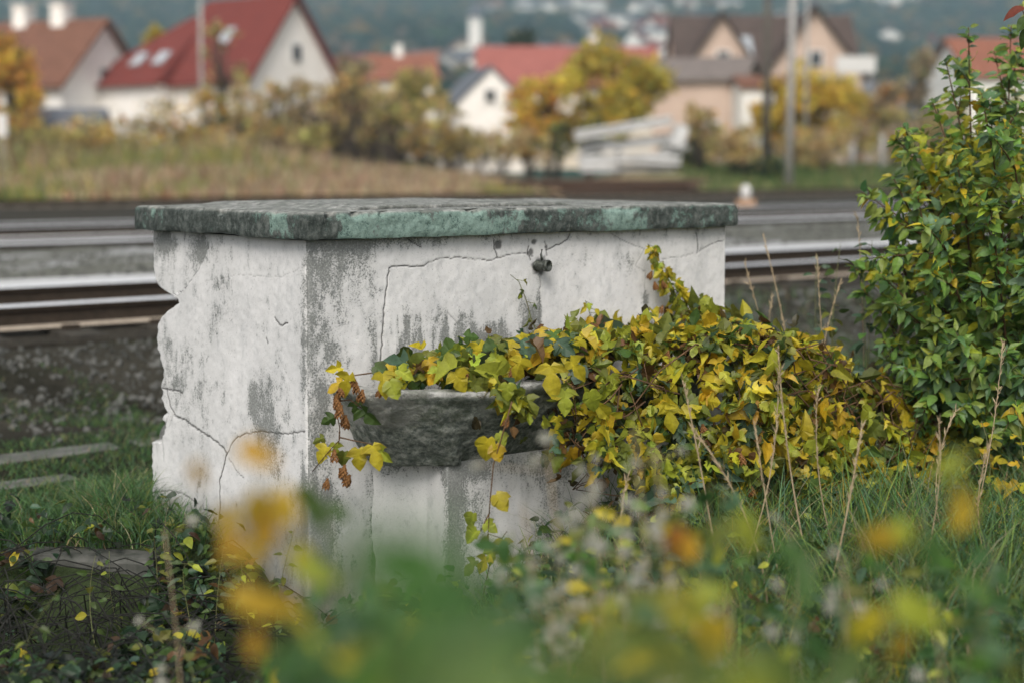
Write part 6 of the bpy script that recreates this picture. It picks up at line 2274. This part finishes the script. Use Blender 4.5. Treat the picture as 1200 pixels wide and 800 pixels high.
puff('dark_conifer', 'dark green bush tree far behind between the roofs, right of the orange roof', 'tree', 612, 180, 78, 38, 34, FD, 912, 500, 0.6)
BL = [('autumn_bush', 'rusty orange bush in the thicket before the houses', FO + FG, 'rust'), ('autumn_bush', 'olive green bush in the thicket before the houses', FG, 'olive'), ('autumn_bush', 'tan dry bush in the thicket before the houses', FT, 'tan'), ('autumn_bush', 'dark green bush in the thicket before the houses', FD + FG[:1], 'dark')]
rngb = np.random.default_rng(950)
BUSH = [(150, 138, 178, 80, 0), (60, 152, 180, 70, 1), (100, 142, 174, 60, 2), (195, 118, 180, 70, 0), (240, 108, 178, 50, 0), (285, 105, 175, 50, 2), (322, 98, 172, 46, 2), (375, 92, 178, 50, 2), (440, 98, 178, 50, 2), (455, 148, 182, 60, 0), (500, 145, 184, 60, 0),
        (540, 152, 187, 50, 2), (585, 155, 188, 60, 2), (620, 152, 188, 40, 2), (652, 145, 188, 40, 3), (690, 140, 184, 36, 3), (800, 165, 198, 60, 3), (830, 150, 188, 50, 0), (860, 160, 192, 50, 2), (1000, 130, 188, 60, 0), (1050, 130, 190, 60, 1), (1110, 120, 192, 80, 2), (20, 130, 182, 60, 0), (1180, 110, 192, 90, 1),
        (310, 152, 192, 60, 2), (410, 140, 190, 60, 2), (345, 150, 192, 60, 2), (380, 150, 192, 60, 1), (270, 152, 192, 60, 2), (230, 152, 192, 60, 0), (130, 158, 188, 60, 2), (80, 158, 190, 60, 2), (470, 120, 178, 45, 2), (525, 125, 182, 40, 1), (560, 158, 188, 50, 1), (455, 100, 168, 45, 1), (350, 92, 165, 40, 2), (415, 84, 170, 44, 2), (300, 125, 170, 40, 0),
        (820, 120, 178, 40, 2), (875, 150, 190, 40, 2), (935, 150, 190, 50, 0), (965, 155, 192, 60, 2), (1085, 140, 192, 60, 1), (400, 105, 150, 45, 2), (800, 188, 206, 50, 3), (775, 186, 204, 40, 3), (900, 188, 204, 40, 3)]
for i, (px, ty, by, w, k) in enumerate(BUSH):
    nm, lab, pal, _ = BL[k]
    puff(nm, lab, 'bush', px, 66 + 12 * rngb.random(), by, ty, w * 1.3, pal, 960 + i, 200, 0.19, group='bushes beyond the tracks', kind='bush')


def build_weed_belt():
    rng = np.random.default_rng(77)
    n = 15000
    y = rng.uniform(48, 70, n); px = rng.uniform(-60, 660, n)
    x = (px - 600) / F_PX * y
    f = fbm(x * 0.16, y * 0.16, seed=141)
    hgt = np.interp(px, [-60, 200, 330, 420, 560, 660], [2.3, 2.3, 2.3, 1.6, 1.0, 0.3]) * np.interp(y, [48, 54, 60, 70], [0.25, 0.6, 1.0, 1.1])
    h = hgt * (0.35 + 1.0 * f) * rng.uniform(0.5, 1.15, n)
    P = np.stack([x, y, gz(x, y)], 1)
    g = pick(rng, n, [(2, (0.24, 0.28, 0.09)), (2, (0.34, 0.33, 0.11)), (1, (0.50, 0.40, 0.11))], 0.2)
    t = pick(rng, n, [(3, (0.56, 0.43, 0.28)), (2, (0.44, 0.34, 0.20)), (1, (0.34, 0.19, 0.12))], 0.2)
    mixv = fbm(x * 0.22 + 9, y * 0.22, seed=142) + np.interp(px, [0, 150, 280, 420], [-0.06, -0.08, 0.02, 0.16])
    col = np.where((mixv + 0.08 * rng.normal(size=n) > 0.5)[:, None], t, g)
    V, F, C = blades(P, h, rng.uniform(0.1, 0.5, n), rng.uniform(0.10, 0.2, n), col, rng, 3)
    o = mesh_np('weed_belt', V, F, M['far_leaf'], col=C); tag(o, kind='stuff')
    n = 7000
    y = rng.uniform(60, 80, n); px = rng.uniform(800, 1330, n)
    x = (px - 600) / F_PX * y
    P = np.stack([x, y, gz(x, y)], 1)
    V, F, C = blades(P, 0.45 * rng.uniform(0.4, 1.2, n), rng.uniform(0.1, 0.6, n), rng.uniform(0.06, 0.12, n), pick(rng, n, [(3, (0.10, 0.16, 0.045)), (2, (0.15, 0.19, 0.06)), (1, (0.3, 0.26, 0.12))], 0.2), rng, 3)
    o = mesh_np('bank_grass', V, F, M['far_leaf'], col=C); tag(o, kind='stuff')


build_weed_belt()


# ------------------------------------------------------------------ far town and woods on the slope
def build_far_town():
    rng = np.random.default_rng(88)
    protos = []
    for (nm, w, d, h, r, wl, rf, lab) in (('far_house', 8, 11, 5, 3.5, 'wall_white', 'roof_red', 'tiny far white house with a red roof on the hazy hillside'),
                                         ('far_house', 9, 10, 5, 3.2, 'wall_cream', 'roof_orange', 'tiny far cream house with an orange roof on the hazy hillside'),
                                         ('far_house', 8, 9, 6, 3.0, 'wall_grey', 'roof_grey', 'tiny far grey house with a slate roof on the hazy hillside'),
                                         ('far_house', 10, 16, 8, 2.2, 'wall_white', 'roof_grey', 'tiny far long white block on the hazy hillside')):
        mb = MB()
        hx, hy = d / 2, w / 2
        mb.prism([(-hx, -hy, -4), (-hx, hy, -4), (-hx, hy, h), (-hx, 0, h + r), (-hx, -hy, h)], (d, 0, 0), 0)
        for s in (-1, 1):
            mb.prism([(-hx - .4, 0, h + r + .05), (-hx - .4, s * (hy + .5), h - .5 * r / hy + .05), (-hx - .4, s * (hy + .5), h - .5 * r / hy + .4), (-hx - .4, 0, h + r + .4)], (d + .8, 0, 0), 1)
        o = mb.build(nm, [M[wl], M[rf]])
        tag(o, lab, 'house', 'far houses on the hillside')
        protos.append(o)
    used = [False] * 4
    n = 0
    while n < 285:
        y = 200 + 1350 * rng.random() ** 0.9
        px = rng.uniform(-150, 1350)
        x = (px - 600) / F_PX * y
        if fbm(x * 0.01, y * 0.01, seed=152) + 0.08 * sstep(500, 1100, y) > 0.50: continue
        if px < 420 and y > 620: continue
        k = rng.choice(4, p=[.4, .22, .18, .2])
        z = float(gz(x, y))
        if not used[k]:
            o = protos[k]; used[k] = True
        else:
            o = protos[k].copy(); COL.objects.link(o)
        o.location = (x, y, z)
        o.rotation_euler = (0, 0, rng.uniform(-0.6, 0.6) + (math.pi / 2 if rng.random() < .4 else 0))
        n += 1
    # church tower
    c = at(557, 60, 520)
    z = float(gz(c[0], c[1]))
    zt = at(557, 8, 520)[2]
    o = thing('church_tower', 'pale far church tower rising above the hazy town, centre top', 'tower', (c[0], c[1], z))
    mb = MB(); mb.box((c[0], c[1], (z + zt - 4) / 2), (4.6, 4.6, zt - 4 - z)); mb.build('wall', M['wall_white'], o, origin=(c[0], c[1], z))
    mb = MB(); mb.lathe([(0, 3.6), (.3, 3.4), (3.5, 1.4), (6.0, 0.0)], (c[0], c[1], zt - 4), (0, 0, 1), 8); mb.build('roof', M['roof_grey'], o, origin=(c[0], c[1], zt - 4))
    # woods
    n = 26000
    y = 160 + 1900 * rng.random(n) ** 1.25; px = rng.uniform(-200, 1400, n)
    x = (px - 600) / F_PX * y
    f = fbm(x * 0.01, y * 0.01, seed=152) + 0.08 * sstep(500, 1100, y) + 0.08 * (px < 480)
    k = f > 0.535
    x, y = x[k], y[k]
    n = len(x)
    s = rng.uniform(2.5, 5.0, n) * np.where(y > 600, 1.5, 1.0)
    P = np.stack([x, y, gz(x, y) + s * 0.6], 1)
    T = [rock_template(200 + q) for q in range(5)]
    col = pick(rng, n, [(4, (0.02, 0.055, 0.045)), (2, (0.04, 0.075, 0.045)), (1.0, (0.19, 0.13, 0.04)), (.9, (0.16, 0.12, 0.085))], 0.2)
    V, F, C = instance(T, rng.integers(0, 5, n), P, rot_mats(n, rng), np.stack([s, s, s * 1.5], 1), col)
    o = mesh_np('far_woods', V, F, M['far_leaf'], col=C); tag(o, kind='stuff')


build_far_town()
